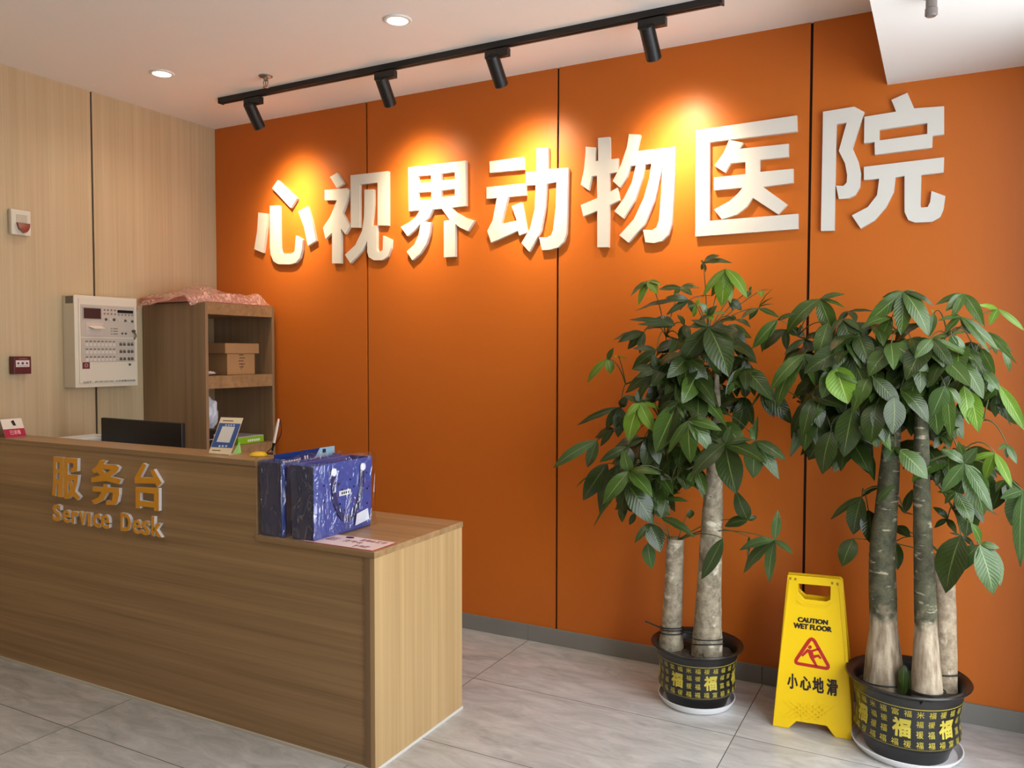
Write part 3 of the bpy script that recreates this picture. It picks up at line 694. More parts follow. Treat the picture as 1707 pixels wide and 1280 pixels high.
# tent card at the left
t = thing('tent_card', (0.11, -1.39, ZU), 'folded white and magenta card standing on the left end of the ledge', 'card')
z = ZU
bl, br = at(9, 730, 2, ZU + .0005), at(44, 727, 2, ZU + .0005)
ax = (br - bl); up_ = Vector((0, 0, 1)); nrm = ax.cross(up_).normalized()
if nrm.y > 0: nrm = -nrm
hh = 0.088; back = -nrm * 0.045
tl, tr2 = bl + up_ * hh + back, br + up_ * hh + back
mb = MB(); mb.quad(bl, br, tr2, tl, 0.0012); mb.quad(bl + back * 2, tl, tr2, br + back * 2, 0.0012)
mb.build('card', mat('card_white', (238, 228, 214), rough=0.5), t)
fn = (br - bl).cross(tl - bl).normalized()
if fn.dot(CP - bl) < 0: fn = -fn
def tc_(s, q): return bl + (br - bl) * s + (tl - bl) * q + fn * 0.0016
mb = MB(); mb.quad(tc_(.0, .0), tc_(1, .0), tc_(1, .45), tc_(.0, .45), 0.0004); mb.build('magenta_band', mat('magenta_print', (176, 20, 66), rough=0.4), t)
mb = MB(); put(mb, '\u5df2\u6d88\u6bd2', tc_(.27, .13), tc_(.78, .13), tc_(.78, .38), tc_(.27, .38), fn, .001, 0, .02); mb.build('lettering', mat('pink_print', (250, 170, 180), rough=0.5), t)
mb = MB(); mb.quad(tc_(.52, .62), tc_(.66, .62), tc_(.60, .93), tc_(.46, .86), 0.0006); mb.build('dark_mark', M_blackpl, t)

# payment stand (its code square is left blank)
t = thing('acrylic_sign_stand', (1.53, -1.38, ZU), 'blue and white tilted acrylic sign with a pale square on the ledge', 'sign')
bp = Vector((1.56, -1.405, ZU + .001)); nn = Vector((0.30, -0.80, 0.55)).normalized()
def q4(pts): return [on(340 + x / 12.193, 680 + y / 12.193, bp, nn) for x, y in pts]
bb = q4([(100, 950), (545, 965), (800, 235), (350, 220)])
base_z = min(p.z for p in bb[:2]);
sh = Vector((0, 0, ZU + .0008 - base_z))
def Q(pts, o=0.0): return [p + sh + nn * o for p in q4(pts)]
def slab(mb, pts, o, th):
    p = Q(pts, o); a, b, c, d = p
    k = [tuple(x) for x in p] + [tuple(x + nn * th) for x in p]
    mb.add(k, [(0, 3, 2, 1), (4, 5, 6, 7), (0, 1, 5, 4), (1, 2, 6, 5), (2, 3, 7, 6), (3, 0, 4, 7)])
M_cream = mat('cream_card', (228, 206, 170), rough=0.4)
mb = MB(); slab(mb, [(100, 950), (545, 965), (800, 235), (350, 220)], 0, .003); mb.build('plate', M_cream, t)
mb = MB(); slab(mb, [(150, 828), (580, 848), (755, 355), (325, 338)], .0032, .0006); mb.build('blue_field', mat('blue_print', (38, 76, 138), rough=0.3), t)
mb = MB(); slab(mb, [(265, 722), (522, 742), (640, 418), (388, 408)], .0040, .0006); mb.build('blank_square', mat('pale_square', (214, 208, 200), rough=0.5), t)
mb = MB()
for x in (455, 510, 560, 615): slab(mb, [(x - 16, 395), (x + 14, 397), (x + 22, 372), (x - 8, 370)], .0040, .0005)
for x in (320, 385, 455): slab(mb, [(x - 20, 825), (x + 18, 828), (x + 30, 795), (x - 8, 792)], .0040, .0005)
mb.build('caption', mat('pale_blue_print', (196, 208, 222), rough=0.5), t)
mb = MB(); slab(mb, [(390, 300), (600, 308), (608, 288), (398, 280)], .0034, .0005); slab(mb, [(170, 900), (340, 908), (348, 890), (178, 882)], .0034, .0005); mb.build('small_print', mat('brown_print', (130, 104, 80), rough=0.6), t)
f0 = bb[0] + sh; f1 = bb[1] + sh
mb = MB(); mb.quad(f0 + Vector((0.0, .004, 0)), f1 + Vector((.05, .004, 0)), f1 + Vector((.06, .07, 0)), f0 + Vector((.01, .07, 0)), -.0) if False else None
mb.box((f0.x, f0.y + .004, ZU + .0004), (f1.x + .02, f0.y + .065, ZU + .003)); mb.build('foot', mat('clear_acrylic', (206, 190, 160), rough=0.2), t)
# small green folded note
t = thing('green_note', (1.63, -1.35, ZU), 'tiny light green folded note beside the acrylic sign', 'note')
a = at(389, 752, 1, -1.37); b = at(396.5, 752, 1, -1.37); tp = at(393, 737, 1, -1.37)
mb = MB(); mb.add([(a.x, -1.375, ZU + .001), (b.x, -1.365, ZU + .001), (tp.x, -1.35, tp.z), (a.x + .01, -1.335, ZU + .001)], [(0, 1, 2), (1, 3, 2), (3, 0, 2), (0, 3, 1)]); mb.build('paper', mat('mint_paper', (168, 226, 128), rough=0.6), t)

# counter pen on its yellow base with coiled cord
px_, py_ = 1.765, -1.372
t = thing('counter_pen', (px_, py_, ZU), 'white counter pen standing in a round yellow base on the ledge', 'pen')
mb = MB(); mb.lathe([(.034, .0005), (.036, .004), (.030, .012), (.016, .017), (.006, .018)], 32, T=Tz((px_ - .015, py_, ZU))); tag(mb.build('base', mat('yellow_plastic', (240, 196, 30), rough=0.3), t, smooth=True, angle=50), 'yellow base')
pt = at(464.5, 698, 1, py_); pb = at(453, 753, 1, py_); pb.z = ZU + .017
ax = (pt - pb)
mb = MB(); mb.tube([pb + ax * .06, pb + ax * .30], [.0035, .0055], 10); tag(mb.build('grip', M_blackpl, t), 'black grip')
mb = MB(); mb.tube([pb + ax * .301, pb + ax * .72, pb + ax * .97, pb + ax], [.0055, .0058, .0045, .002], 10); mb.build('barrel', mat('ivory_barrel', (226, 206, 190), rough=0.3), t)
mb = MB(); cpts = [pt + Vector((.002, .004, -.002))]
for k in range(1, 13):
    s = k / 12; p = pt.lerp(Vector((px_ + .012, py_ + .012, ZU + .012)), s); p.x += .038 * math.sin(math.pi * s) ; p.y += .006; cpts.append(p)
mb.tube(cpts, .0022, 6); tag(mb.build('cord', mat('dark_red_cord', (70, 18, 16), rough=0.5), t), 'thin dark red cord')

# ------------------------------------------------------------------ two wrapped tote bags
M_navy = mat('navy_foam', (64, 80, 158), rough=0.6, spec=0.4)
M_navyd = mat('navy_trim', (22, 26, 52), rough=0.5)
M_button = mat('white_button', (226, 232, 244), rough=0.4)
M_clear = bpy.data.materials.new('clear_wrap'); M_clear.use_nodes = True
nt = M_clear.node_tree; nt.nodes.remove(nt.nodes['Principled BSDF']); L_ = nt.links.new
tc = nt.nodes.new('ShaderNodeTexCoord'); mp = nt.nodes.new('ShaderNodeMapping'); mp.inputs['Scale'].default_value = (9, 8, 3.4); mp.inputs['Rotation'].default_value = (.6, .3, .2); L_(tc.outputs['Object'], mp.inputs[0])
nz = nt.nodes.new('ShaderNodeTexNoise'); nz.inputs['Scale'].default_value = 1.6; nz.inputs['Detail'].default_value = 3; nz.inputs['Distortion'].default_value = 1.4; L_(mp.outputs[0], nz.inputs['Vector'])
sb = nt.nodes.new('ShaderNodeMath'); sb.operation = 'SUBTRACT'; L_(nz.outputs['Fac'], sb.inputs[0]); sb.inputs[1].default_value = .5
ab = nt.nodes.new('ShaderNodeMath'); ab.operation = 'ABSOLUTE'; L_(sb.outputs[0], ab.inputs[0])
mr = nt.nodes.new('ShaderNodeMapRange'); mr.inputs[1].default_value = 0; mr.inputs[2].default_value = .016; mr.inputs[3].default_value = .36; mr.inputs[4].default_value = .10; L_(ab.outputs[0], mr.inputs[0])
bp = nt.nodes.new('ShaderNodeBump'); bp.inputs['Strength'].default_value = 1.0; bp.inputs['Distance'].default_value = .035; L_(nz.outputs['Fac'], bp.inputs['Height'])
gl = nt.nodes.new('ShaderNodeBsdfGlossy'); gl.inputs['Roughness'].default_value = .12; L_(bp.outputs[0], gl.inputs['Normal'])
tr = nt.nodes.new('ShaderNodeBsdfTransparent'); mx = nt.nodes.new('ShaderNodeMixShader')
L_(mr.outputs[0], mx.inputs[0]); L_(tr.outputs[0], mx.inputs[1]); L_(gl.outputs[0], mx.inputs[2]); L_(mx.outputs[0], nt.nodes['Material Output'].inputs[0])
def bag(x0, x1, yf, yb, zt, lab, seed):
    t = thing('tote_bag', ((x0 + x1) / 2, (yf + yb) / 2, ZL), lab, 'bag', 'navy tote bags in clear wrap')
    # body: open box, slightly flared to the top
    mb = MB(); z0 = ZL + .0015; f = 0.004
    o = [(x0 + f, yf + f), (x1 - f, yf + f), (x1 - f, yb - 2 * f), (x0 + f, yb - 2 * f)]; tpo = [(x0, yf), (x1, yf), (x1, yb), (x0, yb)]
    tk = 0.006
    ti = [(x0 + tk, yf + tk), (x1 - tk, yf + tk), (x1 - tk, yb - tk), (x0 + tk, yb - tk)]
    vs = [(x, y, z0) for x, y in o] + [(x, y, zt) for x, y in tpo] + [(x, y, zt) for x, y in ti] + [(x, y, z0 + .02) for x, y in ti]
    fs = [(0, 3, 2, 1)]
    for k in range(4):
        j = (k + 1) % 4; fs += [(k, j, 4 + j, 4 + k), (4 + k, 4 + j, 8 + j, 8 + k), (8 + k, 8 + j, 12 + j, 12 + k)]
    fs.append((12, 13, 14, 15)); mb.add(vs, fs); mb.m[1] = 1; mb.build('body', [M_navy, mat('navy_gusset_shaded', (42, 50, 92), rough=0.6)], t, bevel=0.008, seg=3)  # front narrow face: dark gusset navy, with its shade put into the colour too
    # strap hanging down the broad side, fixed with two buttons
    ys_ = [yf + .30 * (yb - yf), yf + .80 * (yb - yf)]
    zc = zt - .035
    mb = MB(); n = 18; P = []
    for k in range(n + 1):
        a = math.pi * k / n
        P.append((x1 + .004, (ys_[0] + ys_[1]) / 2 - (ys_[1] - ys_[0]) / 2 * math.cos(a), zc - .195 * math.sin(a) ** .8))
    vs = []; fs = []
    for k, p in enumerate(P):
        a = math.pi * k / n; d = Vector((0, -math.cos(a), -math.sin(a) * 0.9)); d = Vector((0, -math.cos(a) * .8, math.sin(a))).normalized() if False else Vector((0, -math.cos(a), -math.sin(a)))
        for sgn in (-1, 1):
            for xx in (0.0, .004):
                q = Vector(p) + d * (.012 * sgn); vs.append((p[0] + xx - .003, q.y, q.z))
    for k in range(n):
        b0 = 4 * k; b1 = b0 + 4
        fs += [(b0, b1, b1 + 1, b0 + 1), (b0 + 2, b0 + 3, b1 + 3, b1 + 2), (b0 + 1, b1 + 1, b1 + 3, b0 + 3), (b0, b0 + 2, b1 + 2, b1)]
    mb.add(vs, fs); mb.build('strap', mat('strap_navy', (40, 48, 100), rough=0.5), t)
    for yy in ys_:
        mb = MB(); mb.lathe([(.0155, 0), (.0155, .004), (.012, .006), (.004, .0065)], 20, T=Tdir((x1 + .005, yy, zc), (1, 0, 0))); mb.build('button', M_button, t, smooth=True, angle=40)
    mb = MB()
    for i, (s, q) in enumerate(((.16, .72), (.16, .50), (.40, .70), (.46, .61), (.60, .73), (.66, .62), (.42, .42), (.60, .44), (.50, .32), (.70, .34), (.89, .78), (.90, .55), (.90, .34))):
        mb.lathe([(.0042, 0), (.0042, .0006)], 10, T=Tdir((x1 + .0003, yf + s * (yb - yf), ZL + q * (zt - ZL)), (1, 0, 0)))
    mb.build('vent_holes', mat('hole_dark', (14, 14, 34), rough=0.8), t)
    mb = MB(); mb.box((x1 + .0005, yf + .40 * (yb - yf), ZL + .53 * (zt - ZL)), (x1 + .0025, yf + .60 * (yb - yf), ZL + .60 * (zt - ZL))); pl = mb.build('name_patch', mat('patch_white', (220, 226, 226), rough=0.5), t)
    mb = MB()
    for k in range(4): mb.box((x1 + .0026, yf + (.44 + .035 * k) * (yb - yf), ZL + .55 * (zt - ZL)), (x1 + .0031, yf + (.462 + .035 * k) * (yb - yf), ZL + .58 * (zt - ZL)))
    mb.build('patch_print', M_navyd, pl)
    mb = MB(); c0 = Vector((x1 + .006, yf + .66 * (yb - yf), ZL + .02)); mb.quad(c0, c0 + Vector((0.004, .085, .012)), c0 + Vector((0.002, .078, .058)), c0 + Vector((0, .010, .046)), .0008); tag(mb.build('hang_tag', mat('tag_white', (224, 230, 244), rough=0.5), t), 'white paper tag')
    # clear plastic wrap: loose crinkled skin round the bag with a gathered tail
    bm = bmesh.new(); bmesh.ops.create_cube(bm, size=1.0); bmesh.ops.subdivide_edges(bm, edges=bm.edges, cuts=14, use_grid_fill=True)
    rr = random.Random(seed); ph = [(Vector((rr.uniform(-1, 1), rr.uniform(-1, 1), rr.uniform(-1, 1))) * rr.uniform(20, 60), rr.uniform(0, 6)) for _ in range(8)]
    cx, cy, cz = (x0 + x1) / 2, (yf + yb) / 2, (ZL + zt) / 2; sx, sy, sz = x1 - x0 + .016, yb - yf + .016, zt - ZL + .012
    vs = []
    for v in bm.verts:
        p = Vector((cx + v.co.x * sx, cy + v.co.y * sy, cz + .005 + v.co.z * sz))
        k = sum(math.sin(p.dot(a) + b) for a, b in ph) / 8
        nrm = Vector((v.co.x if abs(v.co.x) > .49 else 0, v.co.y if abs(v.co.y) > .49 else 0, v.co.z if v.co.z > .49 else 0))
        if nrm.length: nrm.normalize()
        p += Vector((nrm.x * .5, nrm.y, nrm.z)) * (.004 + .006 * k)
        if v.co.z > .49: p.z += .006 * k
        if v.co.z < -.3:
            fl = (-.3 - v.co.z) / .2
            p += Vector((0, nrm.y, 0)) * (.018 * fl * fl)
        p.z = max(p.z, ZL + .001)
        vs.append(tuple(p))
    fs = [tuple(v.index for v in f.verts) for f in bm.faces]; bm.free()
    mb = MB(); mb.add(vs, fs); tag(mb.build('plastic_wrap', M_clear, t, smooth=True, fix=False), 'crinkled clear plastic wrap')
    return t
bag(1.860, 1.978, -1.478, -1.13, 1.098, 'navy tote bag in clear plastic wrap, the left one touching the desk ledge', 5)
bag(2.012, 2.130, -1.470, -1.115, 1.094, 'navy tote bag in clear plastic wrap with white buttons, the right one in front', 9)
# blue leaflet standing between the bags
t = thing('leaflet', (1.935, -1.3, ZL), 'navy blue leaflet sticking up out of the left wrapped bag', 'leaflet')
lx = 1.935
a, b = at(457, 757, 0, lx), at(557, 744, 0, lx)
ya, yb, zt = a.y, b.y, (a.z + b.z) / 2
mb = MB(); mb.box((lx - .0012, ya, zt - .20), (lx + .0012, yb, zt)); mb.build('card', mat('navy_gloss_print', (26, 50, 110), rough=0.25), t)
mb = MB(); mb.prism([(ya + .62 * (yb - ya), zt - .05), (yb, zt - .05), (yb, zt), (ya + .74 * (yb - ya), zt)], [], lambda y, z: Vector((lx + .0018, y, z)), lambda y, z: Vector((lx + .0013, y, z))); mb.build('picture', mat('sky_blue_print', (150, 190, 214), rough=0.3), t)
mb = MB(); mb.box((lx + .0019, yb - .075, zt - .022), (lx + .0024, yb - .055, zt - .006)); mb.build('dark_figure', M_navyd, t)
mb = MB()
for k in range(2): mb.add([(lx + .0014, ya + (.485 + .04 * k) * (yb - ya), zt - .042), (lx + .0014, ya + (.505 + .04 * k) * (yb - ya), zt - .042), (lx + .0014, ya + (.495 + .04 * k) * (yb - ya), zt - .022), (lx + .0014, ya + (.475 + .04 * k) * (yb - ya), zt - .022)], [(0, 1, 2, 3)])
for k in range(7): mb.box((lx + .0013, ya + (.13 + .042 * k) * (yb - ya), zt - .040), (lx + .0018, ya + (.16 + .042 * k) * (yb - ya), zt - .030))
mb.build('lettering', mat('white_ink', (236, 240, 246), rough=0.4), t)
# printed notice lying on the low counter
t = thing('counter_notice', (2.28, -1.40, ZL), 'white and red printed notice lying flat on the low counter end', 'notice')
zn = ZL + .0006
mb = MB(); mb.box((2.075, -1.480, zn), (2.412, -1.328, zn + .0012)); mb.build('sheet', mat('notice_red_edge', (176, 70, 74), rough=0.4), t)
mb = MB(); mb.box((2.081, -1.474, zn + .0014), (2.406, -1.334, zn + .0020)); mb.build('face', mat('notice_face', (242, 222, 214), rough=0.35), t)
zz = zn + .0022
mb = MB()
rn = random.Random(2)
for (xa, xb, ya, yb, nrow) in ((2.265, 2.385, -1.375, -1.350, 5), (2.215, 2.305, -1.415, -1.390, 3), (2.10, 2.19, -1.42, -1.375, 3), (2.30, 2.37, -1.465, -1.435, 3)):
    wch = (xb - xa) / nrow
    for k in range(nrow):
        cx0 = xa + k * wch
        for _ in range(4):
            if rn.random() < .5: y_ = rn.uniform(ya, yb); mb.box((cx0 + .002, y_, zz), (cx0 + wch - .003, y_ + .003, zz + .0004))
            else: x_ = cx0 + rn.uniform(.002, wch - .006); mb.box((x_, ya, zz), (x_ + .003, yb, zz + .0004))
mb.build('red_print', mat('crimson_ink', (150, 34, 52), rough=0.5), t)
mb = MB(); mb.lathe([(.019, 0), (.019, .0005)], 24, T=Tz((2.205, -1.352, zz)) @ Matrix.Scale(.6, 4, (0, 1, 0))); mb.build('black_dot', M_blackpl, t)

# ================================================================== WET FLOOR SIGN
M_yel = mat('yellow_sign_plastic', (240, 200, 14), rough=0.38, spec=0.45)
wf = thing('wet_floor_sign', (3.77, -0.36, 0), 'yellow folding caution sign on the floor between the two potted plants', 'sign')
B0, B1 = at(1288, 1210, 2, 0.0), at(1419, 1234, 2, 0.0)
hx = (B1 - B0); hx.z = 0; hx.normalize()
hn = Vector((hx.y, -hx.x, 0))            # towards the viewer
lean = R(10)
vd = (Vector((0, 0, 1)) * math.cos(lean) - hn * math.sin(lean)).normalized()
pn = hx.cross(vd).normalized()
if pn.dot(hn) < 0: pn = -pn
Bm = (B0 + B1) / 2
def W(x, y): # crop pixel -> sign plane
    return on(1280 + x / 4.129, 940 + y / 4.129, Bm, pn)
def wl(p): d = p - Bm; return (d.dot(hx), d.dot(vd))
def wp(a, b, o=0): return Bm + hx * a + vd * b + pn * o
OUT = [(135, 72), (500, 104), (515, 120), (580, 1030), (578, 1215), (460, 1200), (405, 1115), (195, 1083), (140, 1137), (32, 1118)]
HOLE = [(208, 135), (432, 155), (430, 245), (400, 258), (250, 240), (210, 195)]
zmin = None
mb = MB()
ol = [wl(W(*p)) for p in OUT]; hl = [wl(W(*p)) for p in HOLE]
ol = [(a, max(b, 0.001)) for a, b in ol]
mb.prism(ol, [hl], lambda a, b: wp(a, b, 0), lambda a, b: wp(a, b, -0.012)); fp = mb.build('front_panel', M_yel, wf, bevel=0.003)
# raised rim strips and lattice
mb = MB()
def strip(p, q, wd, o=.0005, th=.0025):
    a, b = Vector(p), Vector(q); d = (b - a).normalized(); n_ = Vector((-d.y, d.x)) * wd / 2
    c = [a + n_, b + n_, b - n_, a - n_]
    mb.prism([tuple(x) for x in c], [], lambda x, y: wp(x, y, o + th), lambda x, y: wp(x, y, o))
for p, q in (((150, 110), (60, 900)), ((490, 130), (560, 900)), ((200, 250), (245, 280)), ((245, 280), (405, 298)), ((405, 298), (442, 270))):
    strip(wl(W(*p)), wl(W(*q)), .005)
mb.build('rim_relief', M_yel, wf)
mb = MB()
for k in range(6):
    strip(wl(W(110 + k * 45, 940 + k * 5)), wl(W(250 + k * 40, 1060 + k * 6)), .006, .0003, .0012)
    strip(wl(W(250 + k * 45, 950 + k * 5)), wl(W(110 + k * 40, 1050 + k * 6)), .006, .0003, .0012)
mb.build('lattice_relief', M_yel, wf)
tops = [max(ol, key=lambda p: p[1])]
topz = max(b for a, b in ol)
mb = MB(); xs_ = [p[0] for p in ol if p[1] > topz - .03]
a0, a1 = min(xs_), max(xs_)
tp0 = wp(a0 + .004, topz - .012, -.013); tp1 = wp(a1 - .004, topz - .012, -.013)
mb.tube([tp0, tp1], .007, 12); mb.build('hinge', M_yel, wf)
# rear panel mirrored behind the hinge
vb = (Vector((0, 0, 1)) * math.cos(lean) + hn * math.sin(lean)); nb = -hn * math.cos(lean) + Vector((0, 0, 1)) * math.sin(lean)
Bk = Bm - hn * (2 * topz * math.sin(lean) + .026)
mb = MB(); mb.prism(ol, [hl], lambda a, b: Bk + hx * a + vb * b, lambda a, b: Bk + hx * a + vb * b - nb * -.012); mb.build('rear_panel', M_yel, wf, bevel=0.003)
M_ink = mat('sign_black_ink', (34, 18, 16), rough=0.5); M_redk = mat('sign_red_ink', (178, 30, 22), rough=0.5)
def wq(pts, o=.0006): return [wp(*wl(W(*p)), o) for p in pts]
mb = MB()
for sx in (-1.5, 1.5): put(mb, 'CAUTION', *wq([(205 + sx, 398), (412 + sx, 420), (414 + sx, 386), (207 + sx, 363)], .0006 + sx * .0001), pn, .0003, 0, .045)
for sx in (-1.5, 1.5): put(mb, 'WET FLOOR', *wq([(175 + sx, 440), (440 + sx, 470), (442 + sx, 433), (177 + sx, 402)], .0006 + sx * .0001), pn, .0003, 0, .045)
mb.build('english_lettering', M_ink, wf)
mb = MB()
for ch, (x0, x1, y0_, y1_) in zip('\u5c0f\u5fc3\u5730\u6ed1', ((135, 205, 750, 858), (222, 297, 768, 868), (308, 385, 775, 886), (405, 480, 787, 905))):
    s_ = (x1 - x0) * .12
    for sx, sy, o_ in ((-1.6, 0, .0006), (1.6, 0, .0009), (0, 1.6, .0012)):
        put(mb, ch, *wq([(x0 + sx, y1_ - s_ / 2 + sy), (x1 + sx, y1_ + s_ / 2 + sy), (x1 + sx, y0_ + s_ + sy), (x0 + sx, y0_ + sy)], o_), pn, .0002, 0, .022)
mb.build('chinese_lettering', M_ink, wf)
mb = MB()
def poly(pts, holes=()):
    mb.prism([wl(W(*p)) for p in pts], [[wl(W(*p)) for p in h] for h in holes], lambda a, b: wp(a, b, .0012), lambda a, b: wp(a, b, .0004))
poly([(285, 510), (302, 504), (320, 512), (332, 526), (425, 692), (428, 712), (420, 725), (405, 730), (200, 694), (184, 682), (182, 662), (190, 645), (270, 525)],
     [[(300, 528), (309, 533), (405, 702), (398, 707), (208, 674), (204, 666)]])
poly([(290 + 13 * math.cos(a), 572 + 13 * math.sin(a)) for a in [i * math.pi / 6 for i in range(12)]])
poly([(270, 584), (300, 592), (350, 577), (358, 590), (310, 604), (316, 628), (350, 622), (370, 646), (364, 656), (342, 640), (318, 650), (345, 705), (332, 709), (290, 645), (276, 606), (240, 638), (230, 628)])
mb.build('slip_symbol', M_redk, wf)
mb = MB()
for x, y in ((155, 100), (190, 104), (443, 132), (480, 138)): 
    a, b = wl(W(x, y)); mb.prism([(a - .004, b - .005), (a + .004, b - .005), (a + .004, b + .005), (a - .004, b + .005)], [], lambda p, q: wp(p, q, .0012), lambda p, q: wp(p, q, .0004))
mb.build('hinge_slots', mat('slot_ochre', (150, 116, 10), rough=0.6), wf)

# ================================================================== POTTED PLANTS
def bark(name, c0, c1, cw, ringz):
    M = bpy.data.materials.new(name); M.use_nodes = True; nt = M.node_tree; L = nt.links.new; b = nt.nodes['Principled BSDF']
    tc = nt.nodes.new('ShaderNodeTexCoord')
    n1 = nt.nodes.new('ShaderNodeTexNoise'); n1.inputs['Scale'].default_value = 26; n1.inputs['Detail'].default_value = 6; n1.inputs['Roughness'].default_value = 0.7; L(tc.outputs['Object'], n1.inputs[0])
    cr_ = nt.nodes.new('ShaderNodeValToRGB'); L(n1.outputs['Fac'], cr_.inputs[0])
    e = cr_.color_ramp.elements; e[0].position = .36; e[0].color = lin(c0); e[1].position = .62; e[1].color = lin(c1)
    mp = nt.nodes.new('ShaderNodeMapping'); mp.inputs['Scale'].default_value = (9, 9, ringz); L(tc.outputs['Object'], mp.inputs[0])
    n2 = nt.nodes.new('ShaderNodeTexNoise'); n2.inputs['Scale'].default_value = 2.0; n2.inputs['Detail'].default_value = 4; L(mp.outputs[0], n2.inputs[0])
    r2 = nt.nodes.new('ShaderNodeValToRGB'); L(n2.outputs['Fac'], r2.inputs[0]); r2.color_ramp.elements[0].position = .60; r2.color_ramp.elements[1].position = .68
    mx = nt.nodes.new('ShaderNodeMix'); mx.data_type = 'RGBA'; L(r2.outputs[0], mx.inputs[0]); L(cr_.outputs[0], mx.inputs[6]); mx.inputs[7].default_value = lin(cw)
    L(mx.outputs[2], b.inputs['Base Color']); b.inputs['Roughness'].default_value = 0.8
    bp = nt.nodes.new('ShaderNodeBump'); bp.inputs['Strength'].default_value = .6; bp.inputs['Distance'].default_value = .01; L(n1.outputs['Fac'], bp.inputs['Height']); L(bp.outputs[0], b.inputs['Normal'])
    MATS[name] = M; return M
M_barkL = bark('pale_grey_bark', (112, 102, 84), (172, 160, 136), (202, 194, 172), 14)
M_barkG = bark('green_grey_bark', (54, 55, 38), (92, 90, 66), (158, 150, 126), 30)
M_barkB = bark('tan_ribbed_bark', (134, 116, 94), (182, 164, 138), (206, 192, 168), 5)
def bark_mix(name, A, B, zc):
    M = B.copy(); M.name = name; nt = M.node_tree; L = nt.links.new; b = nt.nodes['Principled BSDF']
    up_src = b.inputs['Base Color'].links[0].from_socket
    tc = nt.nodes.new('ShaderNodeTexCoord')
    mp = nt.nodes.new('ShaderNodeMapping'); mp.inputs['Scale'].default_value = (16, 16, 3); L(tc.outputs['Object'], mp.inputs[0])
    n1 = nt.nodes.new('ShaderNodeTexNoise'); n1.inputs['Scale'].default_value = 3; n1.inputs['Detail'].default_value = 6; L(mp.outputs[0], n1.inputs[0])
    cr_ = nt.nodes.new('ShaderNodeValToRGB'); L(n1.outputs['Fac'], cr_.inputs[0]); e = cr_.color_ramp.elements
    e[0].position = .36; e[0].color = lin((128, 110, 88)); e[1].position = .62; e[1].color = lin((180, 164, 140))
    sp = nt.nodes.new('ShaderNodeSeparateXYZ'); L(tc.outputs['Object'], sp.inputs[0])
    n2 = nt.nodes.new('ShaderNodeTexNoise'); n2.inputs['Scale'].default_value = 22; n2.inputs['Detail'].default_value = 5; L(tc.outputs['Object'], n2.inputs[0])
    a = nt.nodes.new('ShaderNodeMath'); a.operation = 'MULTIPLY_ADD'; L(n2.outputs['Fac'], a.inputs[0]); a.inputs[1].default_value = .22; L(sp.outputs[2], a.inputs[2])
    mr = nt.nodes.new('ShaderNodeMapRange'); L(a.outputs[0], mr.inputs[0]); mr.inputs[1].default_value = zc + .08; mr.inputs[2].default_value = zc + .14
    mx = nt.nodes.new('ShaderNodeMix'); mx.data_type = 'RGBA'; L(mr.outputs[0], mx.inputs[0]); L(cr_.outputs[0], mx.inputs[6]); L(up_src, mx.inputs[7]); L(mx.outputs[2], b.inputs['Base Color'])
    return M
M_barkM = bark_mix('two_tone_bark', M_barkB, M_barkG, .53)
M_pot = mat('black_pot_plastic', (30, 29, 28), rough=0.3, spec=0.5)
M_print = mat('gold_pot_print', (182, 166, 58), rough=0.5)
M_soil = mat('dark_soil', (66, 56, 44), rough=0.95, bump=0.8, bscale=60, var=0.4, vscale=40)
M_saucer = mat('white_saucer', (226, 226, 228), rough=0.35)
M_cord = mat('dark_twine', (26, 22, 20), rough=0.7)
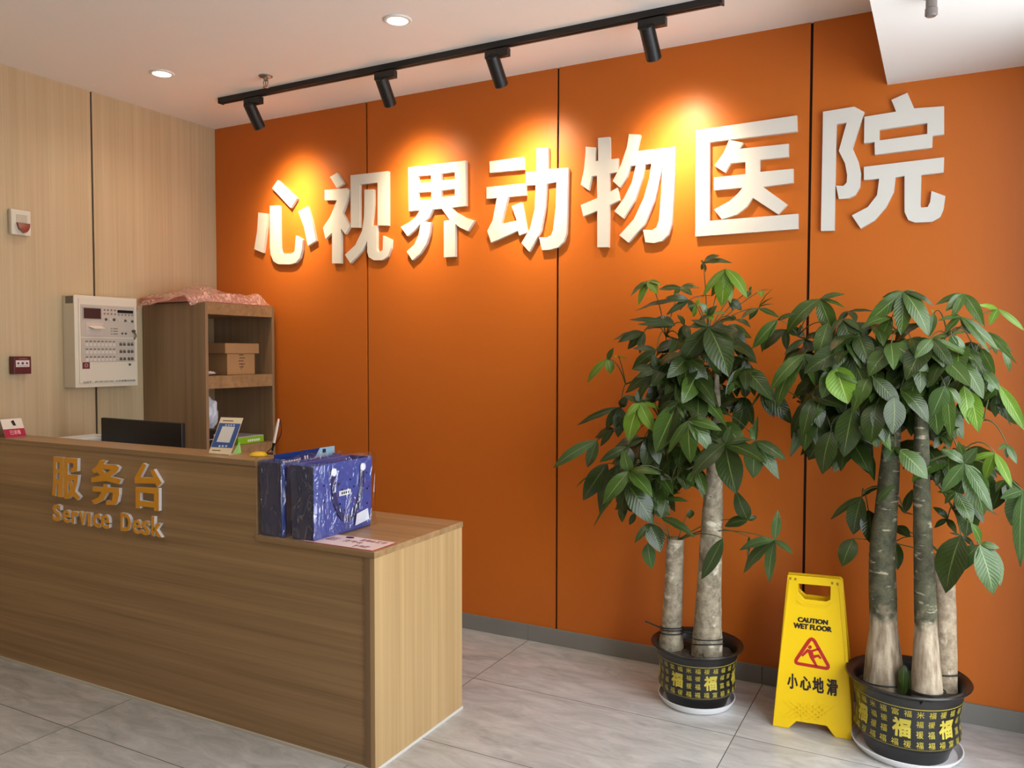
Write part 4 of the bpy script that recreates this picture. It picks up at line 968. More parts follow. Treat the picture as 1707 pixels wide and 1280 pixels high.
def leaf_mat(name, c0, c1, cv, rough=0.32):
    M = bpy.data.materials.new(name); M.use_nodes = True; nt = M.node_tree; L = nt.links.new; b = nt.nodes['Principled BSDF']
    uv = nt.nodes.new('ShaderNodeUVMap'); sp = nt.nodes.new('ShaderNodeSeparateXYZ'); L(uv.outputs[0], sp.inputs[0])
    def mth(op, a, b_=None, c=None):
        n_ = nt.nodes.new('ShaderNodeMath'); n_.operation = op
        for i, x in enumerate((a, b_, c)):
            if x is None: continue
            if isinstance(x, (int, float)): n_.inputs[i].default_value = x
            else: L(x, n_.inputs[i])
        return n_.outputs[0]
    cen = mth('ABSOLUTE', mth('SUBTRACT', sp.outputs[0], 0.5))
    rib = mth('LESS_THAN', cen, 0.022)
    ph = mth('MULTIPLY_ADD', sp.outputs[1], 70.0, mth('MULTIPLY', cen, -34.0))
    wv = mth('MULTIPLY_ADD', mth('SINE', ph), 0.5, 0.5)
    side = mth('POWER', wv, 6.0)
    tc = nt.nodes.new('ShaderNodeTexCoord'); nz = nt.nodes.new('ShaderNodeTexNoise'); nz.inputs['Scale'].default_value = 9; L(tc.outputs['Object'], nz.inputs[0])
    mx = nt.nodes.new('ShaderNodeMix'); mx.data_type = 'RGBA'; L(nz.outputs['Fac'], mx.inputs[0]); mx.inputs[6].default_value = lin(c0); mx.inputs[7].default_value = lin(c1)
    m2 = nt.nodes.new('ShaderNodeMix'); m2.data_type = 'RGBA'; L(mth('MAXIMUM', rib, mth('MULTIPLY', side, 0.09)), m2.inputs[0]); L(mx.outputs[2], m2.inputs[6]); m2.inputs[7].default_value = lin(cv)
    L(m2.outputs[2], b.inputs['Base Color']); b.inputs['Roughness'].default_value = rough; b.inputs['Specular IOR Level'].default_value = 0.5
    bp = nt.nodes.new('ShaderNodeBump'); bp.inputs['Strength'].default_value = .13; bp.inputs['Distance'].default_value = .004; L(wv, bp.inputs['Height']); L(bp.outputs[0], b.inputs['Normal'])
    # a little light comes through the blade
    td = nt.nodes.new('ShaderNodeBsdfTranslucent'); td.inputs[0].default_value = lin(c1)
    ms = nt.nodes.new('ShaderNodeMixShader'); ms.inputs[0].default_value = 0.18
    L(b.outputs[0], ms.inputs[1]); L(td.outputs[0], ms.inputs[2]); L(ms.outputs[0], nt.nodes['Material Output'].inputs[0])
    MATS[name] = M; return M
LEAF = [leaf_mat('deep_green_leaf', (36, 50, 20), (56, 74, 28), (98, 114, 58), 0.28),
        leaf_mat('mid_green_leaf', (48, 72, 26), (76, 102, 38), (126, 144, 80), 0.26),
        leaf_mat('young_green_leaf', (78, 116, 30), (120, 156, 44), (170, 190, 110), 0.36),
        leaf_mat('sheen_green_leaf', (56, 80, 42), (86, 112, 62), (130, 148, 100), 0.17)]  # for leaves that mirror the window: sheen partly put into a paler green
M_stem = mat('green_stem', (84, 88, 48), rough=0.6)

class Foliage:
    def __init__(s, seed): s.mb = MB(); s.uv = []; s.st = MB(); s.r = random.Random(seed)
    def leaf(s, P0, P1, wr=0.32, mi=0, face=1.0, arch=0.10):
        r = s.r; ax = P1 - P0; Ln = ax.length
        if Ln < 1e-4: return
        axn = ax / Ln
        tocam = (CP - P0).normalized()
        nv = tocam * (0.75 * face) + Vector((0, 0, 1)) * 0.55 + Vector((r.uniform(-1, 1), r.uniform(-1, 1), r.uniform(-1, 1))) * 0.30 * (2 - face)
        nv = nv - axn * nv.dot(axn)
        if nv.length < .05: nv = axn.orthogonal()
        nv.normalize(); sd = axn.cross(nv).normalized()
        NS, NA = 9, 4
        W_ = Ln * wr * (1.14 if wr > .15 else 1) / 2; ar = arch * Ln * r.uniform(.5, 1.3); fold = r.uniform(.10, .38); tw = r.uniform(-.25, .25)
        vs = []; uvs = []
        for i in range(NS + 1):
            t = i / NS
            prof = (math.sin(math.pi * min(1, t ** 0.82)) ** 0.85) if 0 < t < 1 else 0.0
            wv = max(W_ * prof, 0.0012 if t < .5 else 0.0004)
            c = P0 + ax * t + nv * (ar * 4 * t * (1 - t)) 
            a = tw * t; s2 = sd * math.cos(a) + nv * math.sin(a); n2 = nv * math.cos(a) - sd * math.sin(a)
            for j in range(NA + 1):
                q = j / NA * 2 - 1
                p = c + s2 * (wv * q) + n2 * (wv * (abs(q) * fold - .12 * q * q * 1.2) + .010 * Ln * math.sin(t * 17 + q * 3) * abs(q))
                vs.append(tuple(p)); uvs.append((j / NA, t))
        fs = []
        for i in range(NS):
            for j in range(NA):
                k = i * (NA + 1) + j; fs.append((k, k + 1, k + NA + 2, k + NA + 1))
        s.mb.add(vs, fs, mi)
        s.uv += uvs
    def stem(s, a, b, r0=.0028, r1=.0018, sag=.02):
        a, b = Vector(a), Vector(b); P = []
        for k in range(7):
            t = k / 6; p = a.lerp(b, t); p.z += sag * 4 * t * (1 - t); P.append(p)
        s.st.tube(P, [r0 + (r1 - r0) * k / 6 for k in range(7)], 5)
    def build(s, parent, name='foliage', lab=None):
        o = tag(s.mb.build(name, LEAF, parent, smooth=True, fix=False), lab)
        me = o.data; ul = me.uv_layers.new(name='UVMap')
        for lp in me.loops: ul.data[lp.index].uv = s.uv[lp.vertex_index]
        if s.st.v: s.st.build('leaf_stalks', M_stem, parent, smooth=True)
        return o

K = {'a': cr(1020, 420, 6.096), 'b': cr(920, 560, 5.818), 'c': cr(1080, 600, 5.119), 'd': cr(920, 720, 5.333), 'e': cr(900, 720, 3.555),
     'f': cr(1240, 470, 4.923), 'g': cr(1440, 470, 4.794), 'h': cr(1300, 640, 4.0), 'i': cr(1500, 680, 4.0)}
# cluster: crop, hub, depth (y), tone, [(tip, width ratio)...]
D, MI, YG, GY = 0, 1, 2, 3
P1 = [
 ('a',(1155,170),-.34,YG,[((920,465),.22),((1010,455),.26),((1115,560),.42),((1372,470),.36),((1205,520),.30)]),
 ('a',(375,290),-.32,YG,[((192,448),.22),((270,545),.26),((388,400),.50),((512,342),.22),((465,432),.40)]),
 ('a',(930,110),-.30,MI,[((1097,38),.32),((1222,112),.18),((903,82),.5),((912,185),.4),((950,210),.3)]),
 ('a',(780,490),-.36,D,[((240,602),.14),((545,462),.30),((550,640),.24),((845,645),.30),((690,600),.22),((1020,445),.10)]),
 ('a',(985,760),-.50,D,[((1190,1272),.44),((690,1150),.34),((775,765),.30),((1290,812),.22),((800,690),.24)]),
 ('a',(640,745),-.42,D,[((395,700),.44),((330,790),.30),((175,690),.14),((262,738),.16)]),
 ('a',(325,815),-.34,D,[((15,895),.24),((160,990),.36),((285,1035),.30),((60,920),.30)]),
 ('a',(450,1000),-.44,D,[((212,980),.24),((205,1190),.34),((690,905),.40),((640,1010),.4)]),
 ('a',(465,1190),-.48,D,[((720,1030),.42),((245,1278),.34),((650,1270),.50),((415,1040),.44)]),
 ('a',(985,640),-.46,GY,[((1072,542),.34),((1165,626),.20),((895,515),.34),((1032,695),.5),((878,700),.3)]),
 ('a',(1490,570),-.34,MI,[((1305,685),.34),((1630,375),.08),((1640,462),.10),((1702,668),.28),((1395,690),.4),((1640,528),.08)]),
 ('a',(1190,485),-.32,D,[((1320,592),.5),((1230,600),.3)]),
 ('a',(700,360),-.28,MI,[((478,380),.22),((632,432),.5),((836,320),.22),((815,442),.36),((892,366),.24)]),
 ('a',(1255,690),-.40,D,[((1045,742),.32),((1410,770),.34),((1225,640),.5)]),
 ('a',(850,540),-.40,YG,[((830,660),.30),((965,540),.4),((890,470),.36),((760,560),.3)]),
 ('a',(1400,400),-.28,MI,[((1420,340),.4),((1432,400),.4),((1360,470),.4)]),
 ('a',(1505,395),-.28,GY,[((1610,382),.10),((1520,460),.45)]),
 ('a',(1350,1080),-.34,D,[((1230,950),.40),((1200,1200),.36),((1480,1130),.40),((1370,1320),.34),((1460,960),.34),((1290,1330),.3)]),
 ('a',(740,740),-.38,D,[((700,930),.46),((660,640),.4),((790,900),.36)]),
 ('b',(540,225),-.32,YG,[((342,455),.22),((572,368),.60),((600,112),.34),((500,260),.5)]),
 ('b',(650,205),-.30,YG,[((608,206),.3),((735,222),.12)]),
 ('b',(1015,325),-.46,D,[((715,555),.28),((1215,465),.52),((835,650),.22),((775,325),.32),((975,185),.40),((1240,185),.32)]),
 ('b',(850,650),-.48,YG,[((745,1025),.42),((1000,940),.34),((722,790),.36),((1065,722),.24)]),
 ('b',(850,650),-.47,D,[((830,520),.5),((960,600),.4),((700,580),.36)]),
 ('b',(665,690),-.40,D,[((245,868),.14),((525,900),.34),((640,985),.40),((735,570),.4)]),
 ('b',(440,1010),-.38,GY,[((12,1280),.20),((345,1275),.32),((605,925),.22)]),
 ('b',(600,900),-.40,D,[((420,985),.36),((470,1070),.26),((700,850),.3)]),
 ('b',(960,590),-.36,D,[((1105,640),.34),((1080,480),.3),((900,620),.4)]),
 ('b',(1225,640),-.50,D,[((1010,1125),.42),((1090,770),.4),((1300,860),.3),((1030,760),.36)]),
 ('b',(740,1075),-.46,D,[((460,1222),.28),((735,1290),.44),((925,985),.30),((680,1230),.34)]),
 ('b',(960,960),-.44,D,[((830,1190),.40),((900,1290),.42),((1040,1250),.4),((1100,1150),.34)]),
 ('c',(345,515),-.54,MI,[((168,805),.20),((365,882),.40),((558,802),.34),((632,605),.34),((495,462),.16)]),
 ('c',(255,370),-.50,MI,[((65,790),.40),((308,500),.26),((425,455),.30),((100,480),.30)]),
 ('c',(660,715),-.52,D,[((372,990),.40),((755,1142),.46),((1010,885),.42),((535,625),.36),((710,560),.42),((895,680),.28)]),
 ('c',(920,690),-.40,GY,[((940,478),.26),((1182,858),.30),((1118,1018),.28),((900,1010),.46),((872,570),.4)]),
 ('c',(735,185),-.42,MI,[((885,265),.34),((690,300),.3),((800,60),.3)]),
 ('c',(420,940),-.46,MI,[((490,1150),.38),((335,1105),.42),((470,1180),.24)]),
 ('c',(560,420),-.34,D,[((430,400),.34),((700,470),.36),((620,560),.4),((800,330),.34),((480,300),.3)]),
 ('c',(830,320),-.30,D,[((760,640),.40),((900,560),.32),((820,130),.38),((700,460),.3),((870,430),.4)]),
 ('d',(495,280),-.40,D,[((278,608),.38)]),
 ('d',(335,385),-.38,MI,[((215,492),.08)]),
 ('d',(595,295),-.42,D,[((425,718),.32),((545,455),.24)]),
 ('d',(685,350),-.52,MI,[((455,645),.34),((895,582),.46),((975,380),.24),((640,160),.46)]),
 ('d',(665,450),-.50,D,[((625,718),.46),((905,822),.44),((370,845),.06)]),
 ('d',(640,640),-.44,D,[((625,805),.44),((560,690),.5),((740,720),.4)]),
 ('d',(745,720),-.40,D,[((688,828),.36)]),
 ('d',(870,815),-.46,D,[((735,985),.28),((965,1070),.56)]),
 ('d',(850,990),-.40,GY,[((890,1222),.46)]),
 ('d',(975,760),-.48,D,[((1010,600),.62),((900,700),.4),((1280,945),.24)]),
 ('d',(1010,600),-.40,MI,[((1215,618),.22),((1150,540),.24)]),
 ('d',(960,380),-.42,D,[((800,300),.4),((880,210),.44),((1060,250),.44),((1010,480),.34),((930,560),.3)]),
 ('d',(1150,330),-.44,D,[((1195,520),.44),((1120,380),.4),((1280,500),.4)]),
 ('d',(1230,690),-.34,D,[((1225,770),.8)]),
 ('e',(1390,640),-.40,GY,[((1412,458),.26),((1182,702),.26),((1208,838),.30),((1360,892),.24),((1500,725),.28)]),
 ('e',(1232,522),-.36,D,[((1095,560),.50),((1160,345),.40),((1285,500),.5)]),
 ('e',(1085,630),-.44,D,[((958,872),.24)]),
 ('e',(1240,620),-.34,D,[((1230,740),.16)]),
]
P2 = [
 ('f',(622,140),-.42,MI,[((350,425),.34),((742,442),.38),((828,100),.22),((832,212),.16)]),
 ('f',(275,310),-.44,MI,[((70,545),.30),((385,295),.34),((150,580),.34),((430,255),.18)]),
 ('f',(345,390),-.40,D,[((160,560),.4),((350,560),.34),((500,440),.5)]),
 ('f',(495,590),-.52,MI,[((215,895),.26),((590,865),.38),((272,1035),.30),((650,690),.2)]),
 ('f',(690,335),-.48,MI,[((600,645),.38),((560,470),.2)]),
 ('f',(810,300),-.50,D,[((915,632),.42),((720,420),.34),((980,420),.34)]),
 ('f',(755,690),-.56,YG,[((855,1002),.62)]),
 ('f',(735,700),-.54,MI,[((640,955),.48),((935,835),.34),((560,690),.4)]),
 ('f',(1025,780),-.56,MI,[((940,1015),.50),((1290,1035),.36),((890,1090),.30)]),
 ('f',(1200,560),-.54,MI,[((1025,775),.54)]),
 ('f',(1215,290),-.50,MI,[((1110,552),.40),((960,380),.34)]),
 ('f',(565,950),-.50,D,[((390,1290),.28),((830,1035),.36),((625,1195),.50),((480,1290),.3)]),
 ('f',(165,870),-.40,D,[((48,1045),.10),((245,1115),.40),((395,1165),.36),((110,760),.3)]),
 ('f',(470,1000),-.38,D,[((560,880),.4),((430,980),.3),((700,910),.5)]),
 ('f',(860,240),-.42,D,[((1070,240),.16),((770,330),.36),((920,330),.44)]),
 ('f',(500,470),-.42,D,[((330,600),.26),((640,420),.36),((420,560),.4),((560,600),.4)]),
 ('g',(320,75),-.50,MI,[((297,428),.34),((110,218),.22),((10,345),.28),((520,440),.30),((560,192),.18),((145,125),.20),((405,70),.14)]),
 ('g',(800,95),-.46,MI,[((572,182),.26),((650,235),.36),((965,362),.26),((700,300),.24)]),
 ('g',(1070,215),-.40,YG,[((1285,392),.16),((905,182),.20),((1005,350),.34)]),
 ('g',(770,275),-.50,MI,[((590,310),.24),((1010,575),.14),((850,420),.24),((1080,550),.18),((640,420),.3)]),
 ('g',(545,455),-.56,MI,[((405,612),.40),((715,695),.30),((875,625),.20),((660,430),.28)]),
 ('g',(560,250),-.46,YG,[((520,440),.30),((540,220),.4)]),
 ('g',(780,640),-.54,GY,[((733,797),.52)]),
 ('g',(790,650),-.52,MI,[((955,935),.34),((900,700),.24)]),
 ('g',(700,420),-.54,GY,[((740,560),.4),((840,410),.30),((820,560),.26)]),
 ('g',(650,830),-.56,GY,[((543,1073),.50)]),
 ('g',(665,840),-.54,MI,[((700,1268),.20),((775,985),.40)]),
 ('g',(800,830),-.48,GY,[((840,1138),.34)]),
 ('g',(845,870),-.46,YG,[((918,1205),.34)]),
 ('g',(1080,825),-.46,YG,[((1292,1195),.20),((960,955),.34)]),
 ('g',(1060,900),-.44,D,[((1050,1080),.34),((1110,1050),.34),((1170,1150),.14)]),
 ('g',(960,720),-.48,GY,[((1085,870),.36),((1060,910),.36),((975,880),.3)]),
 ('g',(985,400),-.44,MI,[((1222,655),.14),((1185,565),.20),((1060,580),.24)]),
 ('g',(1110,560),-.42,GY,[((1165,722),.26)]),
 ('g',(940,530),-.44,MI,[((1005,640),.34),((1050,740),.3)]),
 ('g',(75,765),-.58,D,[((295,998),.38)]),
 ('g',(240,920),-.60,D,[((232,1215),.52)]),
 ('g',(100,970),-.56,D,[((60,1290),.5),((170,1290),.4),((-10,1180),.3)]),
 ('g',(290,860),-.56,D,[((515,1130),.40),((470,760),.3)]),
 ('g',(560,960),-.50,MI,[((590,1225),.44),((510,1110),.34)]),
 ('g',(620,1230),-.44,D,[((680,1330),.4),((560,1330),.4)]),
 ('g',(250,480),-.46,D,[((100,540),.4),((330,640),.4),((460,560),.4),((480,330),.36),((390,700),.4)]),
 ('g',(620,560),-.44,D,[((520,760),.46),((690,760),.46),((780,470),.4),((450,800),.28)]),
 ('g',(860,480),-.42,D,[((760,600),.4),((940,600),.34),((860,560),.5)]),
 ('h',(205,170),-.48,D,[((68,485),.22),((165,448),.40),((250,425),.34)]),
 ('h',(250,190),-.50,D,[((240,370),.66)]),
 ('h',(345,310),-.54,D,[((285,604),.46)]),
 ('h',(490,150),-.56,D,[((425,488),.42)]),
 ('h',(440,190),-.50,D,[((360,420),.5),((290,300),.34)]),
 ('h',(530,205),-.54,MI,[((648,425),.30),((740,450),.46),((600,300),.24)]),
 ('h',(800,445),-.58,MI,[((985,635),.50)]),
 ('h',(770,420),-.50,D,[((700,520),.6),((860,520),.4)]),
 ('h',(545,750),-.36,D,[((338,905),.16),((490,1005),.40),((665,690),.24)]),
 ('h',(490,1030),-.36,D,[((415,1218),.54)]),
 ('h',(590,840),-.34,D,[((600,1060),.56)]),
 ('h',(650,790),-.44,GY,[((770,665),.24)]),
 ('h',(780,945),-.30,D,[((868,1022),.6)]),
 ('h',(770,1050),-.30,D,[((785,1240),.4)]),
 ('h',(830,860),-.34,D,[((885,700),.3),((780,800),.3),((900,880),.2)]),
 ('i',(430,370),-.60,GY,[((272,272),.38),((278,562),.34),((620,695),.20),((520,262),.44)]),
 ('i',(440,375),-.58,MI,[((560,715),.36),((390,220),.30),((560,470),.20)]),
 ('i',(635,300),-.54,YG,[((455,358),.22),((570,485),.34),((748,535),.22)]),
 ('i',(715,245),-.46,GY,[((655,278),.3),((780,372),.30),((715,335),.3)]),
 ('i',(822,550),-.50,GY,[((670,605),.44),((742,785),.46),((806,1062),.16)]),
 ('i',(700,480),-.42,D,[((820,560),.4),((640,560),.4),((620,680),.5),((760,700),.34)]),
 ('i',(408,850),-.56,D,[((308,1235),.46),((500,930),.30),((330,832),.2)]),
 ('i',(530,915),-.60,GY,[((400,1092),.46),((622,1244),.40)]),
 ('i',(540,905),-.56,MI,[((672,1185),.42),((665,935),.44),((470,765),.40)]),
 ('i',(370,560),-.50,MI,[((480,780),.40),((300,640),.4),((250,560),.3)]),
 ('i',(280,400),-.46,D,[((180,300),.3),((240,520),.4),((400,480),.4),((300,250),.34)]),
 ('i',(470,620),-.46,D,[((560,770),.34),((370,720),.5),((440,860),.46),((660,720),.10)]),
 ('i',(300,150),-.42,D,[((340,260),.5),((250,240),.5),((400,130),.3)]),
 ('i',(320,740),-.44,D,[((220,660),.4),((230,800),.36),((380,840),.3)]),
]
def zray(u, v, y): return at(u, v, 1, y)
def foliage_from(P, fo, nodes, rx):
    for cp, hub, dy, tone, tips in P:
        hu = K[cp](hub); Hp = zray(*hu, dy)
        nd = min(nodes, key=lambda q: (Vector(q) - Hp).length + (0.25 if q[2] > Hp.z + .12 else 0))
        fo.stem(nd, Hp, .0030, .0019, sag=rx.uniform(.01, .05))
        for tip, wr in tips:
            tu = K[cp](tip)
            y_ = dy + rx.uniform(-.055, .035)
            T_ = zray(*tu, min(y_, -.06))
            fo.leaf(Hp, T_, wr, tone if rx.random() < .85 else max(0, tone - 1), 1.0)
def fill(fo, blobs, nodes, rx, n):
    for k in range(n):
        (cx, cy, cz), (ax, ay, az) = rx.choice(blobs)
        while True:
            d = Vector((rx.uniform(-1, 1), rx.uniform(-1, 1), rx.uniform(-1, 1)))
            if d.length <= 1: break
        h = Vector((cx + d.x * ax, min(cy + d.y * ay, -.10), cz + d.z * az))
        out = Vector((d.x * ax, d.y * ay, d.z * az)).normalized()
        nl = rx.randint(4, 6); a0 = rx.uniform(0, 6)
        nd = min(nodes, key=lambda q: (Vector(q) - h).length); fo.stem(nd, h, .0028, .0018, .03)
        for j in range(nl):
            a = a0 + j * 2 * math.pi / nl
            side = Vector((math.cos(a), math.sin(a), -.55 - rx.random() * 1.1)) + out * .30
            L_ = rx.uniform(.12, .19); tp = h + side.normalized() * L_
            tp.y = min(tp.y, -.04)
            fo.leaf(h, tp, rx.uniform(.32, .44), D if rx.random() < .7 else MI, .8)

def pot_profile(rt, rb, h):
    return [(rb * .80, 0.0), (rb * .86, 0.004), (rb * .90, h * .10), (rb * .98, h * .20), (rb * 1.10, h * .30), (rt * .80, h * .55), (rt * .86, h * .80), (rt * .875, h * .91), (rt * .93, h * .945), (rt * .985, h * .965), (rt, h * .985), (rt * .985, h), (rt * .90, h * .985), (rt * .84, h * .93), (rt * .80, h * .80)]
def prof_r(pr, z):
    for (r0, z0_), (r1, z1_) in zip(pr, pr[1:]):
        if z0_ <= z <= z1_: return r0 + (r1 - r0) * (z - z0_) / max(1e-6, z1_ - z0_)
    return pr[-1][0]
def planter(cx, cy, rt, rb, h, rs, parent_lab, sauc_lab, big_rot):
    sa = thing('saucer', (cx, cy, 0), sauc_lab, 'plant saucer', 'white saucers under the plant pots')
    mb = MB(); mb.lathe([(rs * .86, .0005), (rs * .91, .003), (rs * 1.01, .030), (rs * 1.01, .033), (rs * .985, .033), (rs * .90, .009), (.001, .006)], 48, T=Tz((cx, cy, 0)), capt=False)
    mb.build('dish', M_saucer, sa, smooth=True, angle=40)
    zb = .0065
    t = thing('potted_plant', (cx, cy, zb), parent_lab, 'plant', 'potted money trees')
    pr = pot_profile(rt, rb, h)
    mb = MB(); mb.lathe(pr, 64, T=Tz((cx, cy, zb)), capt=False); pot = mb.build('pot', M_pot, t, smooth=True, angle=50)
    mb = MB(); rsoil = prof_r(pr, h * .80) - .012
    vs = [(cx, cy, zb + h * .83)]; fs = []; rr = random.Random(3); nr = 6; na = 32
    for i in range(1, nr + 1):
        for k in range(na):
            a = 2 * math.pi * k / na; r_ = rsoil * i / nr; vs.append((cx + r_ * math.cos(a), cy + r_ * math.sin(a), zb + h * .82 + rr.uniform(-.006, .008)))
    for k in range(na): fs.append((0, 1 + k, 1 + (k + 1) % na))
    for i in range(nr - 1):
        for k in range(na):
            o = 1 + i * na; fs.append((o + k, o + na + k, o + na + (k + 1) % na, o + (k + 1) % na))
    mb.add(vs, fs); mb.build('soil', M_soil, t)
    # printed band: fine lines, four rows of seal characters, a large one in every sixth place
    mb = MB()
    def ring(z0_, z1_):
        n = 64; vs = []; fs = []
        for k in range(n):
            a = 2 * math.pi * k / n
            for z_ in (z0_, z1_):
                r_ = prof_r(pr, z_) + .0008; vs.append((cx + r_ * math.cos(a), cy + r_ * math.sin(a), zb + z_))
        for k in range(n): fs.append((2 * k, 2 * ((k + 1) % n), 2 * ((k + 1) % n) + 1, 2 * k + 1))
        mb.add(vs, fs)
    za, zc = h * .27, h * .80
    ring(za - h * .008, za); ring(zc, zc + h * .008)
    def stamp(ch, ang, wang, z0_, z1_, off):
        vs, fs, _ = glyph(ch, off, 1)
        # keep only the outward face
        keep = [f for f in fs if all(vs[j][2] > .9 for j in f)]
        P = []
        for s_, q_, _z in vs:
            z_ = z0_ + (z1_ - z0_) * q_; r_ = prof_r(pr, z_) + .0012; a = ang + (s_ - .5) * wang
            P.append((cx + r_ * math.cos(a), cy + r_ * math.sin(a), zb + z_))
        idx = sorted({j for f in keep for j in f}); mp_ = {j: i for i, j in enumerate(idx)}
        mb.add([P[j] for j in idx], [tuple(mp_[j] for j in f) for f in keep])
    ncol = 28; rows = 4; hh = (zc - za) / rows
    small = ['\u798f', '\u8914', '\u798f', '\u7990', '\u798f', '\u7c73', '\u798f', '\u5bcc']
    for c_ in range(ncol):
        ang = big_rot + 2 * math.pi * c_ / ncol; g = c_ % 4
        for r_ in range(rows):
            if r_ in (1, 2) and g in (0, 1):
                continue
            z0_ = za + r_ * hh + hh * .12
            stamp(small[(c_ * 3 + r_ * 5) % len(small)], ang, 2 * math.pi / ncol * .60, z0_ + hh * .04, z0_ + hh * .72, .0)
        if g == 0: stamp('\u798f', ang + math.pi / ncol, 2 * math.pi / ncol * 1.55, za + hh * 1.06, za + hh * 2.94, .035)
    mb.build('printed_band', M_print, pot, fix=False)
    return t, zb + h * .82

def trunk(parent, pts, rads, M, lab=None, name='trunk'):
    mb = MB(); P = [Vector(p) for p in pts]
    # resample smoothly
    Q = []; Rr = []
    for i in range(len(P) - 1):
        for k in range(6):
            t_ = k / 6; Q.append(P[i].lerp(P[i + 1], t_)); Rr.append(rads[i] + (rads[i + 1] - rads[i]) * (3 * t_ * t_ - 2 * t_ ** 3))
    Q.append(P[-1]); Rr.append(rads[-1])
    rr = random.Random(len(pts) * 7 + int(P[0].x * 100)); Rr = [r_ * rr.uniform(.975, 1.03) for r_ in Rr]
    mb.tube(Q, Rr, 20); o = mb.build(name, M, parent, smooth=True, angle=60)
    if lab: tag(o, lab)
    return o
def coil(mb, c, r, z, th, tilt=0.0, n=28):
    P = [(c[0] + r * math.cos(a), c[1] + r * math.sin(a), z + tilt * math.cos(a + 1)) for a in [2 * math.pi * k / n for k in range(n + 1)]]
    mb.tube(P, th, 5)

# --- left plant
CX1, CY1_ = 3.283, -0.325
t1, sz1 = planter(CX1, CY1_, 0.198, 0.150, 0.255, 0.163, 'left money tree with a short cut trunk and a tall trunk in black pot', 'white saucer under the left plant pot', R(-112))
A0, A1 = zray(1118, 1090, -.33), zray(1126, 897, -.33)
trunk(t1, [(A0.x, -.33, sz1 - .02), (A0.x + .004, -.33, sz1 + .10), (A1.x - .004, -.33, .55), (A1.x, -.33, A1.z)], [.058, .044, .040, .038], M_barkL, 'short cut-off trunk')
Bp = [zray(u, v, -.34) for u, v in ((1178, 1085), (1182, 980), (1187, 870), (1192, 770), (1194, 690), (1195, 610))]
trunk(t1, [(Bp[0].x, -.34, sz1 - .02)] + [tuple(p) for p in Bp[1:]], [.066, .052, .044, .034, .020, .009], M_barkL, 'tall pale trunk')
mb = MB()
for z_, r_ in ((sz1 + .085, .049), (sz1 + .095, .048), (sz1 + .07, .052)): coil(mb, (A0.x + .004, -.33), r_, z_, .0028, .008)
coil(mb, (Bp[0].x + .004, -.34), .066, sz1 + .05, .0028, .02); coil(mb, (Bp[0].x + .004, -.34), .064, sz1 + .075, .0025, .012)
mb.tube([(A0.x + .05, -.35, sz1 + .09), (Bp[0].x - .05, -.36, sz1 + .085)], .0025, 5); mb.tube([(A0.x - .045, -.35, sz1 + .09), (A0.x - .09, -.38, sz1 + .115), (A0.x - .10, -.385, sz1 + .118)], .0035, 5); mb.tube([(Bp[0].x, -.41, sz1 + .03), (Bp[0].x + .03, -.45, sz1 - .01)], .0025, 5)
mb.build('twine', M_cord, t1)
fo = Foliage(21); rx = random.Random(77)
nodesA = [A1 + Vector((dx, dy, -.005)) for dx, dy in ((-.02, -.015), (.015, -.01), (.0, .02))]
br = [Bp[2], Bp[3], Bp[4], Bp[5]]
extra = [zray(1150, 720, -.38), zray(1100, 700, -.36), zray(1180, 560, -.36), zray(1110, 560, -.36), zray(1240, 640, -.34), zray(1130, 640, -.40), zray(1043, 640, -.34), zray(1120, 800, -.40)]
for e_ in extra:
    nd = min(nodesA[:1] + br, key=lambda q: (q - e_).length); fo.stem(nd, e_, .006, .004, .02)
nodes1 = [tuple(p) for p in nodesA + br[1:] + extra]
foliage_from(P1, fo, nodes1, rx)
fill(fo, [((3.22, -.30, 1.20), (.24, .12, .22)), ((3.30, -.30, 1.50), (.22, .12, .16)), ((3.08, -.30, 1.02), (.16, .10, .12))], nodes1, rx, 36)
fill(fo, [((3.27, -.42, 1.42), (.10, .05, .14)), ((3.40, -.38, 1.45), (.12, .06, .14))], nodes1, rx, 9)
fo.build(t1)

# --- right plant
CX2, CY2 = 4.112, -0.375
t2, sz2 = planter(CX2, CY2, 0.222, 0.170, 0.285, 0.195, 'right money tree with three trunks and a dense crown in a printed black pot', 'white saucer under the right plant pot', R(-100))
C1 = [zray(u, v, -.40) for u, v in ((1474, 1125), (1470, 1020), (1470, 925), (1480, 820), (1486, 740), (1492, 660))]
trunk(t2, [(C1[0].x, -.40, sz2 - .02), (C1[1].x + .006, -.40, .50)] + [tuple(p) for p in C1[2:]], [.076, .050, .047, .039, .032, .022], M_barkM, 'thick trunk, pale flared base and dark green top')
C2 = [zray(u, v, -.47) for u, v in ((1546, 1140), (1543, 1020), (1538, 885), (1536, 780), (1536, 690), (1537, 610))]
trunk(t2, [(C2[0].x, -.47, sz2 - .02)] + [tuple(p) for p in C2[1:]], [.055, .038, .032, .028, .023, .016], M_barkM, 'middle trunk, pale base and green top')
C3 = [zray(u, v, -.33) for u, v in ((1575, 1130), (1575, 1020), (1573, 928))]
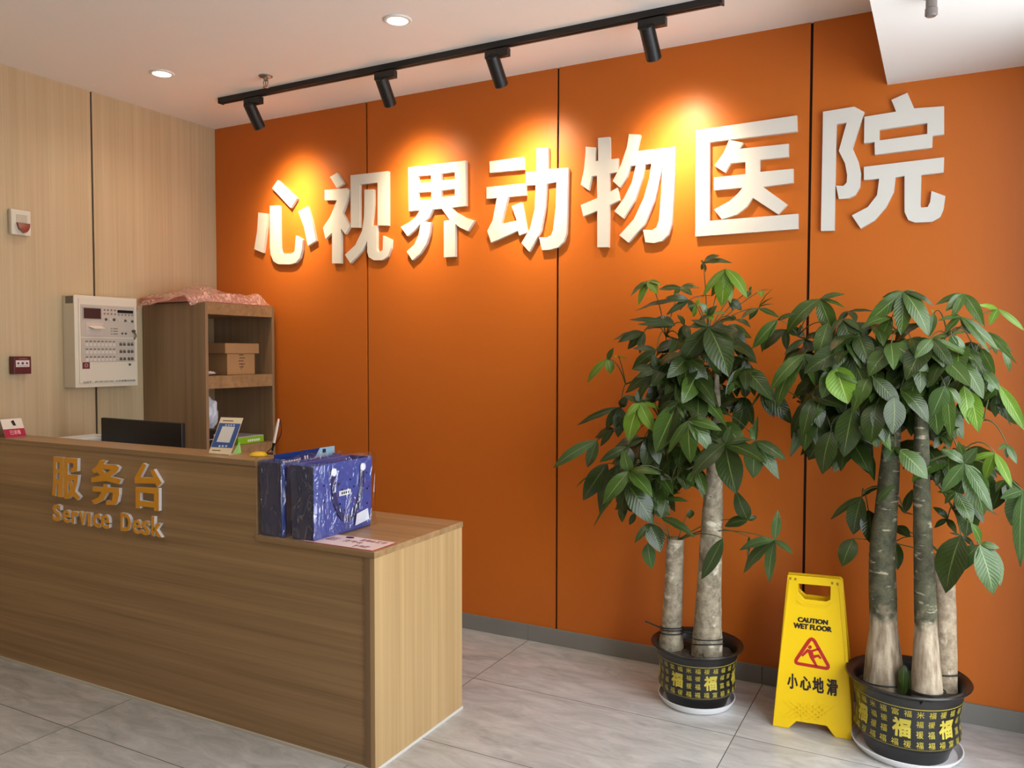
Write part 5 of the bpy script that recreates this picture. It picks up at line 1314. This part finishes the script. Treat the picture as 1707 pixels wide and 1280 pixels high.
trunk(t2, [(C3[0].x, -.33, sz2 - .02)] + [tuple(p) for p in C3[1:]], [.046, .040, .036], M_barkB, 'short pale trunk behind the others')
mb = MB(); coil(mb, (C2[0].x, -.47), .058, sz2 + .03, .003, .01); coil(mb, (C2[0].x, -.47), .060, sz2 + .04, .003, .004); coil(mb, (C3[0].x, -.33), .049, sz2 + .06, .003, .014); coil(mb, (C1[0].x, -.40), .080, sz2 + .02, .003, .01)
mb.tube([(C2[0].x, -.53, sz2 + .03), (C2[0].x - .02, -.565, sz2 + .02), (C2[0].x - .01, -.58, sz2 + .04)], .003, 5)
mb.build('twine', M_cord, t2)
fo = Foliage(5); rx = random.Random(13)
ex2 = [zray(1420, 640, -.42), zray(1380, 600, -.42), zray(1500, 560, -.46), zray(1580, 560, -.46), zray(1620, 620, -.46), zray(1360, 690, -.42), zray(1600, 760, -.48), zray(1590, 850, -.44), zray(1440, 820, -.38), zray(1640, 700, -.44), zray(1330, 560, -.40)]
br2 = C1[3:] + C2[3:] + [C3[-1]]
for e_ in ex2:
    nd = min(br2, key=lambda q: (q - e_).length); fo.stem(nd, e_, .006, .004, .02)
nodes2 = [tuple(p) for p in br2 + ex2]
foliage_from(P2, fo, nodes2, rx)
fill(fo, [((3.98, -.36, 1.40), (.26, .13, .14)), ((4.16, -.38, 1.46), (.22, .14, .16)), ((4.22, -.36, 1.14), (.14, .10, .10)), ((3.88, -.32, 1.25), (.10, .10, .12))], nodes2, rx, 40)
fill(fo, [((4.02, -.48, 1.55), (.22, .06, .09)), ((4.18, -.50, 1.52), (.16, .06, .10)), ((3.86, -.44, 1.50), (.16, .06, .10))], nodes2, rx, 20)
# small sprout at soil level
s0 = Vector((zray(1512, 1100, -.45).x, -.45, sz2)); fs_ = Foliage(8)
for k in range(7):
    h_ = s0 + Vector((rx.uniform(-.015, .015), rx.uniform(-.02, .01), .07 + rx.random() * .05))
    fs_.leaf(h_, h_ + Vector((rx.uniform(-.035, .035), -.02, -.07 - rx.random() * .03)), .34, D, 1.0)
fs_.build(t2, 'sprout', 'small dark sprout at the soil')
fo.build(t2)
